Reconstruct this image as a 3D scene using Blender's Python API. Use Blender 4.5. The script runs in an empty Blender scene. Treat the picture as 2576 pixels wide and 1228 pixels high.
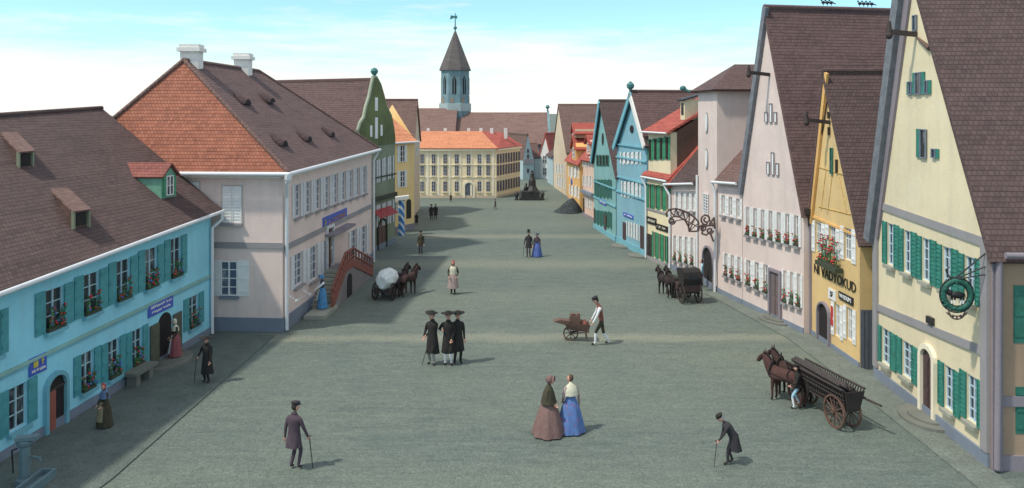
import bpy, math, random
from mathutils import Vector, Matrix
random.seed(7)
SC = bpy.context.scene
COL = SC.collection
V = Vector
rad = math.radians
CX, HY, FP, CH = 1288.0, 280.0, 2000.0, 10.0     # camera model in a 2576 x 1228 picture

def ray(px, py, Y):
    return V(((px-CX)/FP*Y, Y, CH-(py-HY)/FP*Y))
def gp(px, py):
    Y = FP*CH/(py-HY)
    return V(((px-CX)/FP*Y, Y, 0))

# ------------------------------------------------------------------ materials
MATS = {}
def _nodes(name):
    m = bpy.data.materials.new(name); m.use_nodes = True
    nt = m.node_tree; b = nt.nodes['Principled BSDF']
    return m, nt, b
def N(nt, t, **kw):
    n = nt.nodes.new(t)
    for k, v in kw.items(): setattr(n, k, v)
    return n
def mixc(nt, fac, a, b, mode='MIX'):
    n = N(nt, 'ShaderNodeMix', data_type='RGBA', blend_type=mode)
    for i, v in ((0, fac), (6, a), (7, b)):
        if hasattr(v, 'is_linked') or isinstance(v, bpy.types.NodeSocket): nt.links.new(v, n.inputs[i])
        else: n.inputs[i].default_value = v if i == 0 else (*v[:3], 1)
    return n.outputs[2]
def ramp(nt, src, a, b):
    n = N(nt, 'ShaderNodeMapRange'); nt.links.new(src, n.inputs[0])
    n.inputs[1].default_value = a; n.inputs[2].default_value = b
    return n.outputs[0]
def noise(nt, vec, scale, detail=4, rough=.6, stretch=None):
    if stretch:
        mp = N(nt, 'ShaderNodeMapping'); mp.inputs[3].default_value = stretch
        nt.links.new(vec, mp.inputs[0]); vec = mp.outputs[0]
    n = N(nt, 'ShaderNodeTexNoise'); n.inputs['Scale'].default_value = scale
    n.inputs['Detail'].default_value = detail; n.inputs['Roughness'].default_value = rough
    nt.links.new(vec, n.inputs['Vector'])
    return n.outputs[0]
def bump(nt, b, h, strength, dist=.02):
    n = N(nt, 'ShaderNodeBump'); n.inputs['Strength'].default_value = strength
    n.inputs['Distance'].default_value = dist
    nt.links.new(h, n.inputs['Height']); nt.links.new(n.outputs[0], b.inputs['Normal'])
def sc(c, k): return tuple(min(1, max(0, x*k)) for x in c)

def plaster(name, c, var=.16, dirt=.25):
    m, nt, b = _nodes(name)
    pos = N(nt, 'ShaderNodeNewGeometry').outputs['Position']
    n1 = ramp(nt, noise(nt, pos, .55, 5), .35, .65)
    n2 = ramp(nt, noise(nt, pos, 5.0, 5, .7), .3, .7)
    st = ramp(nt, noise(nt, pos, 1.3, 4, .6, (1.6, 1.6, .22)), .5, .75)
    base = mixc(nt, n1, sc(c, 1-var), sc(c, 1+var*.7))
    base = mixc(nt, n2, base, mixc(nt, .5, base, sc(c, 1.12)))
    g = sum(c)/3
    grey = tuple((x*.6+g*.4)*.72 for x in c)
    f = N(nt, 'ShaderNodeMath', operation='MULTIPLY'); nt.links.new(st, f.inputs[0]); f.inputs[1].default_value = dirt
    base = mixc(nt, f.outputs[0], base, grey)
    pa = ramp(nt, noise(nt, pos, .62, 5, .62, (1, 1, .8)), .615, .64); k2 = N(nt, 'ShaderNodeMath', operation='MULTIPLY'); nt.links.new(pa, k2.inputs[0]); k2.inputs[1].default_value = .3
    base = mixc(nt, k2.outputs[0], base, tuple(min(.9, x*.8+g*.28) for x in c))
    nt.links.new(base, b.inputs['Base Color']); b.inputs['Roughness'].default_value = .92
    bump(nt, b, noise(nt, pos, 14, 5, .7), .35, .03)
    return m
def rooftile(name, c1, c2, row=.165, wid=.16):
    m, nt, b = _nodes(name)
    uv = N(nt, 'ShaderNodeUVMap').outputs[0]
    pos = N(nt, 'ShaderNodeNewGeometry').outputs['Position']
    br = N(nt, 'ShaderNodeTexBrick'); nt.links.new(uv, br.inputs[0])
    br.inputs['Scale'].default_value = 1; br.inputs['Brick Width'].default_value = wid
    br.inputs['Row Height'].default_value = row; br.inputs['Mortar Size'].default_value = .012
    br.inputs['Mortar Smooth'].default_value = .4; br.inputs['Bias'].default_value = 0
    br.inputs['Color1'].default_value = (*c1, 1); br.inputs['Color2'].default_value = (*c2, 1)
    br.inputs['Mortar'].default_value = (*sc(c1, .7), 1)
    n1 = ramp(nt, noise(nt, pos, .5, 5, .65), .3, .7)
    br.inputs['Color1'].default_value = (*sc(c1, .84), 1); br.inputs['Color2'].default_value = (*sc(c2, 1.14), 1)
    n3 = ramp(nt, noise(nt, uv, 1.0, 4, .7, (.35, 3.2, 1)), .35, .7)
    col = mixc(nt, n1, mixc(nt, .3, br.outputs[0], sc(c1, .55)), br.outputs[0])
    k = N(nt, 'ShaderNodeMath', operation='MULTIPLY'); nt.links.new(n3, k.inputs[0]); k.inputs[1].default_value = .55
    col = mixc(nt, k.outputs[0], col, sc(c2, 1.4))
    mo = ramp(nt, noise(nt, pos, 1.7, 6, .7), .58, .72); k2 = N(nt, 'ShaderNodeMath', operation='MULTIPLY'); nt.links.new(mo, k2.inputs[0]); k2.inputs[1].default_value = .35
    col = mixc(nt, k2.outputs[0], col, (.075, .07, .055))
    nt.links.new(col, b.inputs['Base Color']); b.inputs['Roughness'].default_value = .85
    # rows step like overlapping tiles
    sx = N(nt, 'ShaderNodeSeparateXYZ'); nt.links.new(uv, sx.inputs[0])
    dv = N(nt, 'ShaderNodeMath', operation='DIVIDE'); nt.links.new(sx.outputs[1], dv.inputs[0]); dv.inputs[1].default_value = row
    fr = N(nt, 'ShaderNodeMath', operation='FRACT'); nt.links.new(dv.outputs[0], fr.inputs[0])
    iv = N(nt, 'ShaderNodeMath', operation='SUBTRACT'); iv.inputs[0].default_value = 1; nt.links.new(fr.outputs[0], iv.inputs[1])
    ad = N(nt, 'ShaderNodeMath', operation='MULTIPLY_ADD'); nt.links.new(br.outputs[1], ad.inputs[0]); ad.inputs[1].default_value = -.6
    nt.links.new(iv.outputs[0], ad.inputs[2])
    sg = N(nt, 'ShaderNodeMath', operation='MULTIPLY_ADD'); nt.links.new(noise(nt, pos, .9, 4, .55), sg.inputs[0]); sg.inputs[1].default_value = 3.5; nt.links.new(ad.outputs[0], sg.inputs[2])
    bump(nt, b, sg.outputs[0], .9, .05)
    return m
def glassy(name, a, bcol):
    m, nt, b = _nodes(name)
    pos = N(nt, 'ShaderNodeNewGeometry').outputs['Position']
    n1 = ramp(nt, noise(nt, pos, .9, 2, .5), .42, .62); n2 = ramp(nt, noise(nt, pos, 3.5, 3, .6, (1, 1, .35)), .5, .7)
    k = N(nt, 'ShaderNodeMath', operation='MULTIPLY'); nt.links.new(n1, k.inputs[0]); nt.links.new(n2, k.inputs[1])
    nt.links.new(mixc(nt, k.outputs[0], a, bcol), b.inputs['Base Color']); b.inputs['Roughness'].default_value = .14
    bump(nt, b, noise(nt, pos, 2.2, 2), .06, .02)
    return m
def plain(name, c, rough=.7, var=.22, scale=6, metal=0, stretch=None, bmp=.2, emit=None):
    m, nt, b = _nodes(name)
    tc = N(nt, 'ShaderNodeNewGeometry').outputs['Position']
    n1 = ramp(nt, noise(nt, tc, scale, 4, .65, stretch), .3, .7)
    col = mixc(nt, n1, sc(c, 1-var), sc(c, 1+var))
    nt.links.new(col, b.inputs['Base Color']); b.inputs['Roughness'].default_value = rough
    b.inputs['Metallic'].default_value = metal
    if bmp: bump(nt, b, noise(nt, tc, scale*3, 3, .6, stretch), bmp, .01)
    return m

M = MATS
M['blue_plaster'] = plaster('blue_plaster', (.29, .67, .80), .10, .25)
M['blue_trim'] = plaster('blue_trim', (.17, .42, .50))
M['pink_plaster'] = plaster('pink_plaster', (.76, .61, .555), .09, .28)
M['rose_plaster'] = plaster('rose_plaster', (.69, .565, .515), .10, .3)
M['yellow_plaster'] = plaster('yellow_plaster', (.74, .64, .43), .10, .3)
M['cream_plaster'] = plaster('cream_plaster', (.84, .71, .47), .05, .12)
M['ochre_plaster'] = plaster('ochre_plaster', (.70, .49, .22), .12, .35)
M['orange_plaster'] = plaster('orange_plaster', (.72, .42, .15), .10)
M['salmon_plaster'] = plaster('salmon_plaster', (.70, .50, .40), .1)
M['tan_plaster'] = plaster('tan_plaster', (.62, .50, .36), .1)
M['turq_plaster'] = plaster('turquoise_plaster', (.20, .40, .40), .12, .35)
M['sky_plaster'] = plaster('sky_blue_plaster', (.21, .41, .49), .1, .3)
M['moss_plaster'] = plaster('moss_green_plaster', (.135, .155, .06), .4, .4)
M['dull_green'] = plaster('dull_green_plaster', (.22, .25, .17), .2)
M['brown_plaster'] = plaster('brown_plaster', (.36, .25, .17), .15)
M['white_plaster'] = plaster('white_plaster', (.78, .76, .72), .06)
M['church_stone'] = plaster('church_stone', (.17, .265, .29), .25)
M['pale_stone'] = plaster('pale_stone', (.36, .43, .43), .15)
M['grey_trim'] = plaster('grey_trim', (.30, .285, .29), .1)
M['blue_grey'] = plaster('blue_grey_stone', (.19, .225, .28), .15)
M['mauve_trim'] = plaster('mauve_trim', (.25, .22, .245), .12)
M['step_stone'] = plaster('step_stone', (.33, .33, .27), .2)
M['step_dark'] = plaster('dark_step_stone', (.17, .175, .15), .25)
M['pump_stone'] = plaster('pump_stone', (.13, .20, .22), .2)
M['roof_brown'] = rooftile('roof_brown', (.074, .046, .044), (.092, .059, .056))
M['roof_warm'] = rooftile('roof_warm', (.135, .080, .070), (.175, .105, .09))
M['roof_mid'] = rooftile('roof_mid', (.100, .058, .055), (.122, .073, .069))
M['roof_sunlit'] = rooftile('roof_sunlit', (.27, .088, .055), (.34, .125, .075))  # brown roof tiles with sunlight put into the colour, for one hip
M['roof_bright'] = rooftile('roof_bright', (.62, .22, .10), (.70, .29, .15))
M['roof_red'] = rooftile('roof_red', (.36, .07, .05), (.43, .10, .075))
M['roof_slate'] = rooftile('roof_slate', (.095, .085, .085), (.13, .115, .11))
M['glass'] = glassy('window_glass', (.022, .028, .036), (.30, .31, .31))
M['glass_blue'] = glassy('window_glass_blue', (.085, .115, .17), (.32, .36, .42))
M['white_paint'] = plain('white_paint', (.78, .78, .76), .6, .06, 5)
M['shade_white'] = plain('shaded_white_paint', (.66, .67, .68), .6, .1, 5)  # darker copy of white_paint with the shade put into its colour
M['white_metal'] = plain('white_metal', (.72, .74, .76), .45, .06, 5)
M['teal_paint'] = plain('teal_shutter_paint', (.07, .30, .33), .6, .15, 4)
M['green_paint'] = plain('green_shutter_paint', (.032, .195, .15), .65, .25, 4)
M['dkgreen_paint'] = plain('dark_green_paint', (.025, .15, .11), .6, .2, 4)
M['bright_green'] = plain('bright_green_paint', (.045, .25, .13), .6, .15, 4)
M['dark_wood'] = plain('dark_wood', (.045, .033, .03), .75, .3, 5, stretch=(6, 6, .6))
M['brown_wood'] = plain('brown_wood', (.13, .075, .055), .7, .3, 5, stretch=(6, 6, .6))
M['red_wood'] = plain('red_wood', (.30, .095, .065), .7, .25, 5, stretch=(5, 5, .6))
M['black_metal'] = plain('black_metal', (.022, .022, .025), .5, .3, 6)
M['iron'] = plain('wrought_iron', (.10, .065, .06), .5, .4, 9)
M['dark_slate'] = plain('dark_heap', (.035, .045, .048), .9, .5, 3)
M['bronze'] = plain('dark_bronze', (.028, .028, .028), .6, .35, 3)
M['blue_sign'] = plain('blue_sign_paint', (.055, .11, .48), .5, .15, 3)
M['yellow_paint'] = plain('yellow_paint', (.62, .52, .08), .6, .2, 8)
M['copper_paint'] = plain('copper_letter_paint', (.52, .27, .12), .5, .2, 8)
M['red_paint'] = plain('red_paint', (.55, .03, .035), .6, .2, 5)
M['black_paint'] = plain('black_paint', (.015, .014, .014), .6, .2, 5)
M['dark_opening'] = plain('dark_interior', (.018, .014, .014), .9, .3, 3)
M['leaf'] = plain('leaf_green', (.045, .17, .055), .7, .4, 14)
M['flower_red'] = plain('flower_red', (.58, .035, .045), .7, .3, 20)
M['flower_blue'] = plain('flower_blue', (.10, .17, .55), .7, .3, 20)
M['basket'] = plain('wicker', (.05, .06, .035), .9, .5, 30)
M['verdigris'] = plain('verdigris', (.06, .20, .20), .6, .3, 6)
M['skin'] = plain('skin', (.62, .33, .25), .6, .08, 9, bmp=0)
M['hair'] = plain('dark_hair', (.03, .02, .016), .7, .3, 20)
M['grey_hair'] = plain('grey_hair', (.35, .34, .33), .7, .3, 20)
M['lip'] = plain('lips', (.42, .12, .11), .6, .08, 9, bmp=0)
def cloth(n, c, var=.25): M[n] = plain(n, c, .95, var, 9, stretch=(2, 2, .5), bmp=.3)
cloth('black_cloth', (.022, .020, .019)); cloth('charcoal_cloth', (.036, .033, .038)); cloth('navy_cloth', (.05, .05, .085))
cloth('plum_cloth', (.075, .052, .07)); cloth('brown_cloth', (.19, .115, .105)); cloth('rust_cloth', (.22, .085, .065))
cloth('olive_cloth', (.055, .05, .03)); cloth('blue_cloth', (.07, .16, .48)); cloth('royal_cloth', (.09, .14, .40)); cloth('azure_cloth', (.09, .27, .50))
cloth('white_cloth', (.74, .76, .78), .08); cloth('cream_cloth', (.62, .60, .46), .1); cloth('red_cloth', (.40, .05, .055)); cloth('redskirt_cloth', (.27, .085, .09))
cloth('pink_grey_cloth', (.34, .26, .25)); cloth('tan_cloth', (.25, .21, .13)); cloth('blue_scarf_cloth', (.11, .17, .30)); cloth('lightblue_cloth', (.36, .55, .66), .1)
cloth('canvas', (.66, .70, .69), .28); cloth('leather', (.03, .022, .02)); cloth('horse_brown', (.05, .027, .024), .35); cloth('horse_black', (.028, .02, .02), .3)
cloth('horse_bay', (.075, .034, .029), .35); cloth('mane', (.022, .017, .016)); cloth('hoof', (.03, .025, .02))
cloth('strap', (.2, .16, .14)); cloth('floral_cloth', (.07, .15, .50))

def ground_mat():
    m, nt, b = _nodes('cobbled_square')
    pos = N(nt, 'ShaderNodeNewGeometry').outputs['Position']
    vo = N(nt, 'ShaderNodeTexVoronoi'); nt.links.new(pos, vo.inputs['Vector']); vo.inputs['Scale'].default_value = 8.5
    vc = N(nt, 'ShaderNodeTexVoronoi', feature='DISTANCE_TO_EDGE'); nt.links.new(pos, vc.inputs['Vector']); vc.inputs['Scale'].default_value = 8.5
    c1, c2, c3 = (.092, .127, .117), (.132, .162, .143), (.064, .095, .097)
    big = ramp(nt, noise(nt, pos, .22, 6, .6, (.45, 1, 1)), .36, .64)
    mid = ramp(nt, noise(nt, pos, 1.3, 5, .7, (.5, 1.6, 1)), .32, .68)
    warm = ramp(nt, noise(nt, pos, .09, 3, .5, (.3, 1, 1)), .42, .66)
    col = mixc(nt, big, c3, c1)
    col = mixc(nt, mid, col, c2)
    kk = N(nt, 'ShaderNodeMath', operation='MULTIPLY'); nt.links.new(warm, kk.inputs[0]); kk.inputs[1].default_value = .32
    col = mixc(nt, kk.outputs[0], col, (.235, .25, .175))
    stv = ramp(nt, noise(nt, pos, 1.0, 5, .65, (.55, 7, 1)), .35, .7); ks = N(nt, 'ShaderNodeMath', operation='MULTIPLY'); nt.links.new(stv, ks.inputs[0]); ks.inputs[1].default_value = .5
    col = mixc(nt, ks.outputs[0], col, (.172, .202, .170))
    sep = N(nt, 'ShaderNodeSeparateColor'); nt.links.new(vo.outputs['Color'], sep.inputs[0])
    cell = ramp(nt, sep.outputs[0], -.3, 1.3)
    col = mixc(nt, .55, col, mixc(nt, cell, (.36, .37, .37), (.68, .67, .64)), 'OVERLAY')
    # two lighter worn crossings of pale stone running over the square
    sx = N(nt, 'ShaderNodeSeparateXYZ'); nt.links.new(pos, sx.inputs[0])
    wob = noise(nt, pos, .5, 3)
    for y0, w, amt in ((35.1, .85, .34), (63.5, 1.6, .3), (52, 2.0, .2)):
        a = N(nt, 'ShaderNodeMath', operation='MULTIPLY_ADD'); nt.links.new(wob, a.inputs[0]); a.inputs[1].default_value = 1.2; nt.links.new(sx.outputs[1], a.inputs[2])
        d = N(nt, 'ShaderNodeMath', operation='SUBTRACT'); nt.links.new(a.outputs[0], d.inputs[0]); d.inputs[1].default_value = y0+.6
        ab = N(nt, 'ShaderNodeMath', operation='ABSOLUTE'); nt.links.new(d.outputs[0], ab.inputs[0])
        f = ramp(nt, ab.outputs[0], w, w*.25)
        f2 = N(nt, 'ShaderNodeMath', operation='MULTIPLY'); nt.links.new(f, f2.inputs[0]); f2.inputs[1].default_value = amt
        col = mixc(nt, f2.outputs[0], col, (.36, .35, .255))
    edge = ramp(nt, vc.outputs[0], 0, .06)
    col = mixc(nt, edge, mixc(nt, .55, col, (.045, .055, .052)), col)
    nt.links.new(col, b.inputs['Base Color']); b.inputs['Roughness'].default_value = .88
    bump(nt, b, edge, .45, .02)
    return m
M['ground'] = ground_mat()
def pave_mat(name, c, s):
    m, nt, b = _nodes(name)
    pos = N(nt, 'ShaderNodeNewGeometry').outputs['Position']
    vo = N(nt, 'ShaderNodeTexVoronoi', feature='DISTANCE_TO_EDGE'); nt.links.new(pos, vo.inputs['Vector']); vo.inputs['Scale'].default_value = s
    mid = ramp(nt, noise(nt, pos, 1.1, 5, .7), .3, .7)
    col = mixc(nt, mid, sc(c, .75), sc(c, 1.2))
    e = ramp(nt, vo.outputs[0], 0, .05)
    col = mixc(nt, e, sc(c, .68), col)
    nt.links.new(col, b.inputs['Base Color']); b.inputs['Roughness'].default_value = .9
    bump(nt, b, e, .6, .02)
    return m
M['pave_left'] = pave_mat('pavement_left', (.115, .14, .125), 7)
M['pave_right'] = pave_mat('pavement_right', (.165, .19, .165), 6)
def striped(name, a, bcol, freq):
    m, nt, b = _nodes(name)
    pos = N(nt, 'ShaderNodeNewGeometry').outputs['Position']
    w = N(nt, 'ShaderNodeTexWave', bands_direction='DIAGONAL'); w.inputs['Scale'].default_value = freq
    nt.links.new(pos, w.inputs['Vector'])
    col = mixc(nt, ramp(nt, w.outputs[1], .62, .75), a, bcol)
    nt.links.new(col, b.inputs['Base Color']); b.inputs['Roughness'].default_value = .6
    return m
M['pole_stripes'] = striped('blue_white_stripes', (.06, .22, .52), (.75, .78, .8), .95)
def spotted(name, a, s, freq, thr):
    m, nt, b = _nodes(name)
    pos = N(nt, 'ShaderNodeNewGeometry').outputs['Position']
    v = N(nt, 'ShaderNodeTexVoronoi'); v.inputs['Scale'].default_value = freq; nt.links.new(pos, v.inputs['Vector'])
    base = mixc(nt, ramp(nt, noise(nt, pos, 7, 4, .6, (2, 2, .4)), .3, .7), sc(a, .8), sc(a, 1.2))
    col = mixc(nt, ramp(nt, v.outputs[0], thr+.05, thr-.05), base, s)
    nt.links.new(col, b.inputs['Base Color']); b.inputs['Roughness'].default_value = .95
    return m
M['floral_cloth'] = spotted('floral_blue_cloth', (.10, .18, .40), (.34, .07, .16), 9, .2)

# ------------------------------------------------------------------ mesh builder
ORG = {}
class MB:
    def __init__(s): s.v = []; s.f = []; s.m = []; s.s = []
    def add(s, pts, faces, mi=0, smooth=False):
        o = len(s.v); s.v += [V(p) for p in pts]
        for f in faces: s.f.append([o+i for i in f]); s.m.append(mi); s.s.append(smooth)
        return s
    def poly(s, pts, mi=0): return s.add(pts, [list(range(len(pts)))], mi)
    def hexa(s, p, mi=0):   # p: 4 bottom + 4 top
        return s.add(p, [(3, 2, 1, 0), (4, 5, 6, 7), (0, 1, 5, 4), (1, 2, 6, 5), (2, 3, 7, 6), (3, 0, 4, 7)], mi)
    def box(s, c, ax, ay, az, mi=0):   # centre and three half-vectors
        c, ax, ay, az = V(c), V(ax), V(ay), V(az)
        return s.hexa([c-ax-ay-az, c+ax-ay-az, c+ax+ay-az, c-ax+ay-az, c-ax-ay+az, c+ax-ay+az, c+ax+ay+az, c-ax+ay+az], mi)
    def abox(s, x0, x1, y0, y1, z0, z1, mi=0):
        return s.box(((x0+x1)/2, (y0+y1)/2, (z0+z1)/2), ((x1-x0)/2, 0, 0), (0, (y1-y0)/2, 0), (0, 0, (z1-z0)/2), mi)
    def fbox(s, F, u0, u1, z0, z1, o0, o1, mi=0):
        a = [F.pt(u0, z0, o0), F.pt(u1, z0, o0), F.pt(u1, z0, o1), F.pt(u0, z0, o1)]
        b = [F.pt(u0, z1, o0), F.pt(u1, z1, o0), F.pt(u1, z1, o1), F.pt(u0, z1, o1)]
        return s.hexa(a+b, mi)
    def fband(s, F, u0, u1, za, zb, h, o0, o1, mi=0):   # tilted band, za at u0, zb at u1 (bottom)
        a = [F.pt(u0, za, o0), F.pt(u1, zb, o0), F.pt(u1, zb, o1), F.pt(u0, za, o1)]
        b = [F.pt(u0, za+h, o0), F.pt(u1, zb+h, o0), F.pt(u1, zb+h, o1), F.pt(u0, za+h, o1)]
        return s.hexa(a+b, mi)
    def slab(s, pts, t, mi=0):
        pts = [V(p) for p in pts]
        n = (pts[1]-pts[0]).cross(pts[2]-pts[0]).normalized()
        if n.z < 0: n = -n; pts = pts[::-1]
        k = len(pts); low = [p-n*t for p in pts]
        fs = [list(range(k)), list(range(2*k-1, k-1, -1))]+[[i+k, (i+1) % k+k, (i+1) % k, i] for i in range(k)]
        return s.add(pts+low, fs, mi)
    def prism(s, pts, d, mi=0):      # polygon extruded along vector d
        pts = [V(p) for p in pts]; d = V(d); k = len(pts)
        return s.add(pts+[p+d for p in pts], [list(range(k))[::-1], list(range(k, 2*k))]+[[i, (i+1) % k, (i+1) % k+k, i+k] for i in range(k)], mi)
    def tube(s, p0, p1, r0, r1=None, n=8, mi=0, cap=True, smooth=True):
        p0, p1 = V(p0), V(p1); r1 = r0 if r1 is None else r1
        d = (p1-p0).normalized(); a = d.orthogonal().normalized(); b = d.cross(a)
        pts = []
        for p, r in ((p0, r0), (p1, r1)):
            for i in range(n):
                t = 2*math.pi*i/n; pts.append(p+(a*math.cos(t)+b*math.sin(t))*r)
        s.add(pts, [(i, (i+1) % n, (i+1) % n+n, i+n) for i in range(n)], mi, smooth)
        if cap: s.add(pts, [list(range(n))[::-1], list(range(n, 2*n))], mi)
        return s
    def path(s, pts, r, n=6, mi=0):
        for a, b in zip(pts[:-1], pts[1:]): s.tube(a, b, r, r, n, mi)
        for p in pts[1:-1]: s.ball(p, r, r, r, mi, 6, 4)
        return s
    def ball(s, c, rx, ry, rz, mi=0, n=10, k=7, rot=None, warp=None):
        c = V(c); pts = [V((0, 0, -1))]; fs = []
        for j in range(1, k):
            a = -math.pi/2+math.pi*j/k
            for i in range(n):
                t = 2*math.pi*i/n; pts.append(V((math.cos(t)*math.cos(a), math.sin(t)*math.cos(a), math.sin(a))))
        pts.append(V((0, 0, 1)))
        for i in range(n): fs.append((0, 1+(i+1) % n, 1+i))
        for j in range(k-2):
            for i in range(n):
                a = 1+j*n+i; b = 1+j*n+(i+1) % n; fs.append((a, b, b+n, a+n))
        L = len(pts)-1
        for i in range(n): fs.append((L, L-n+i, L-n+(i+1) % n))
        out = []
        for p in pts:
            q = V((p.x*rx, p.y*ry, p.z*rz))
            if warp: q = warp(q)
            if rot: q = rot @ q
            out.append(c+q)
        return s.add(out, fs, mi, True)
    def loft(s, rings, mi=0, caps=(True, True), smooth=True):
        n = len(rings[0]); o = []
        for r in rings: o += [V(p) for p in r]
        fs = []
        for j in range(len(rings)-1):
            for i in range(n):
                fs.append((j*n+i, j*n+(i+1) % n, (j+1)*n+(i+1) % n, (j+1)*n+i))
        s.add(o, fs, mi, smooth)
        if caps[0]: s.add(rings[0], [list(range(n))[::-1]], mi)
        if caps[1]: s.add(rings[-1], [list(range(n))], mi)
        return s
    def lathe(s, c, prof, n=16, mi=0, smooth=False):   # prof: (r, z)
        c = V(c)
        rings = [[c+V((r*math.cos(2*math.pi*i/n), r*math.sin(2*math.pi*i/n), z)) for i in range(n)] for r, z in prof]
        return s.loft(rings, mi, smooth=smooth)
    def xf(s, mat):
        s.v = [mat @ p for p in s.v]; return s
    def join(s, o):
        k = len(s.v); s.v += o.v; s.f += [[i+k for i in f] for f in o.f]; s.m += o.m; s.s += o.s; return s
    def build(s, name, mats, parent=None, loc=None):
        if not isinstance(mats, (list, tuple)): mats = [mats]
        if parent is not None: org = ORG[parent.name]
        elif loc is not None: org = V(loc)
        else:
            mn = V((min(p.x for p in s.v), min(p.y for p in s.v), min(p.z for p in s.v)))
            mx = V((max(p.x for p in s.v), max(p.y for p in s.v), max(p.z for p in s.v)))
            org = V(((mn.x+mx.x)/2, (mn.y+mx.y)/2, mn.z))
        me = bpy.data.meshes.new(name)
        me.from_pydata([tuple(p-org) for p in s.v], [], s.f)
        for m in mats: me.materials.append(M[m] if isinstance(m, str) else m)
        me.polygons.foreach_set('material_index', s.m)
        me.polygons.foreach_set('use_smooth', s.s)
        uvl = me.uv_layers.new(name='UVMap').data
        Zv = V((0, 0, 1))
        for p in me.polygons:
            nrm = p.normal
            if abs(nrm.z) > .985: h, up = V((1, 0, 0)), V((0, 1, 0))
            else: h = Zv.cross(nrm).normalized(); up = nrm.cross(h)
            for li in p.loop_indices:
                w = me.vertices[me.loops[li].vertex_index].co+org
                uvl[li].uv = (w.dot(h), w.dot(up))
        me.update()
        o = bpy.data.objects.new(name, me); COL.objects.link(o)
        if parent is not None: o.parent = parent
        else: o.location = org
        ORG[o.name] = org
        return o

def tag(o, label, cat, group=None, kind=None):
    o['label'] = label
    if cat: o['category'] = cat
    if group: o['group'] = group
    if kind: o['kind'] = kind
    return o
def thing(name, label, cat, loc, group=None):
    o = bpy.data.objects.new(name, None); COL.objects.link(o); o.location = loc
    o.empty_display_size = .3
    ORG[o.name] = V(loc)
    return tag(o, label, cat, group)
def struct(o, label=None):
    o['kind'] = 'structure'
    if label: o['label'] = label
    return o

# ------------------------------------------------------------------ facades
class Facade:
    def __init__(s, A, B):
        s.A = V((A[0], A[1], 0)); s.B = V((B[0], B[1], 0))
        s.L = (s.B-s.A).length; s.u = (s.B-s.A)/s.L
        n = V((s.u.y, -s.u.x, 0)); mid = (s.A+s.B)/2
        if n.dot(-mid) < 0: n = -n
        s.n = n; s.r = V((0, 0, 1)).cross(n)     # reading direction
    def pt(s, u, z, out=0): return s.A+s.u*u+s.n*out+V((0, 0, z))
    def uz(s, px, py, out=0):
        k = (px-CX)/FP; A = s.A+s.n*out; d = s.u
        u = (k*A.y-A.x)/(d.x-k*d.y); Y = A.y+u*d.y
        return u, CH-(py-HY)/FP*Y
    def rect(s, x0, x1, ytl, ytr, ybl, ybr):
        a, b = s.uz(x0, ytl), s.uz(x1, ytr); c, d = s.uz(x0, ybl), s.uz(x1, ybr)
        return min(a[0], b[0]), max(a[0], b[0]), (c[1]+d[1])/2, (a[1]+b[1])/2
    def row(s, TL, TR, BL, BR, n):
        a, b, c, d = s.uz(*TL), s.uz(*TR), s.uz(*BL), s.uz(*BR)
        out = []
        for i in range(n):
            t0, t1 = i/n, (i+1)/n; tm = (t0+t1)/2
            u0, u1 = a[0]+(b[0]-a[0])*t0, a[0]+(b[0]-a[0])*t1
            out.append((min(u0, u1), max(u0, u1), c[1]+(d[1]-c[1])*tm, a[1]+(b[1]-a[1])*tm))
        return out

def window(par, F, u0, u1, z0, z1, frame='white_paint', pane='glass', nx=2, nz=3, shut=None, sw=.3, sill=None, closed=False, bar=.035, deep=True, louv=False, fw=.05, trim=None, name='window'):
    d0 = -.13 if deep else .012
    o = d0+.02
    mb = MB()
    if closed:
        tr = .05
        mb.fbox(F, u0-tr, u1+tr, z1, z1+tr, .002, .05); mb.fbox(F, u0-tr, u1+tr, z0-tr, z0, .002, .05)
        mb.fbox(F, u0-tr, u0, z0, z1, .002, .05); mb.fbox(F, u1, u1+tr, z0, z1, .002, .05)
        w = mb.build(name, trim or frame, par)
        m = (u0+u1)/2
        for a, b in ((u0, m-.01), (m+.01, u1)): shutter(w, F, a, b, z0, z1, shut, True, .004)
    else:
        oo = o+.05
        mb.fbox(F, u0, u1, z1-fw, z1, o, oo); mb.fbox(F, u0, u1, z0, z0+fw, o, oo)
        mb.fbox(F, u0, u0+fw, z0+fw, z1-fw, o, oo); mb.fbox(F, u1-fw, u1, z0+fw, z1-fw, o, oo)
        for i in range(1, nx):
            c = u0+(u1-u0)*i/nx; mb.fbox(F, c-bar, c+bar, z0+fw, z1-fw, o+.004, oo+.012)
        for i in range(1, nz):
            c = z0+(z1-z0)*i/nz; mb.fbox(F, u0+fw, u1-fw, c-bar*.6, c+bar*.6, o+.002, oo-.008)
        if trim:
            pass
        w = mb.build(name, frame, par)
        MB().fbox(F, u0+.01, u1-.01, z0+.01, z1-.01, d0, o+.012).build('pane', pane, w)
        if shut:
            shutter(w, F, u0-sw, u0-.01, z0-.03, z1+.03, shut, louv)
            shutter(w, F, u1+.01, u1+sw, z0-.03, z1+.03, shut, louv)
    if sill: MB().fbox(F, u0-.06, u1+.06, z0-.14, z0-.03, .001, .16).build('sill', sill, w)
    return w
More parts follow.
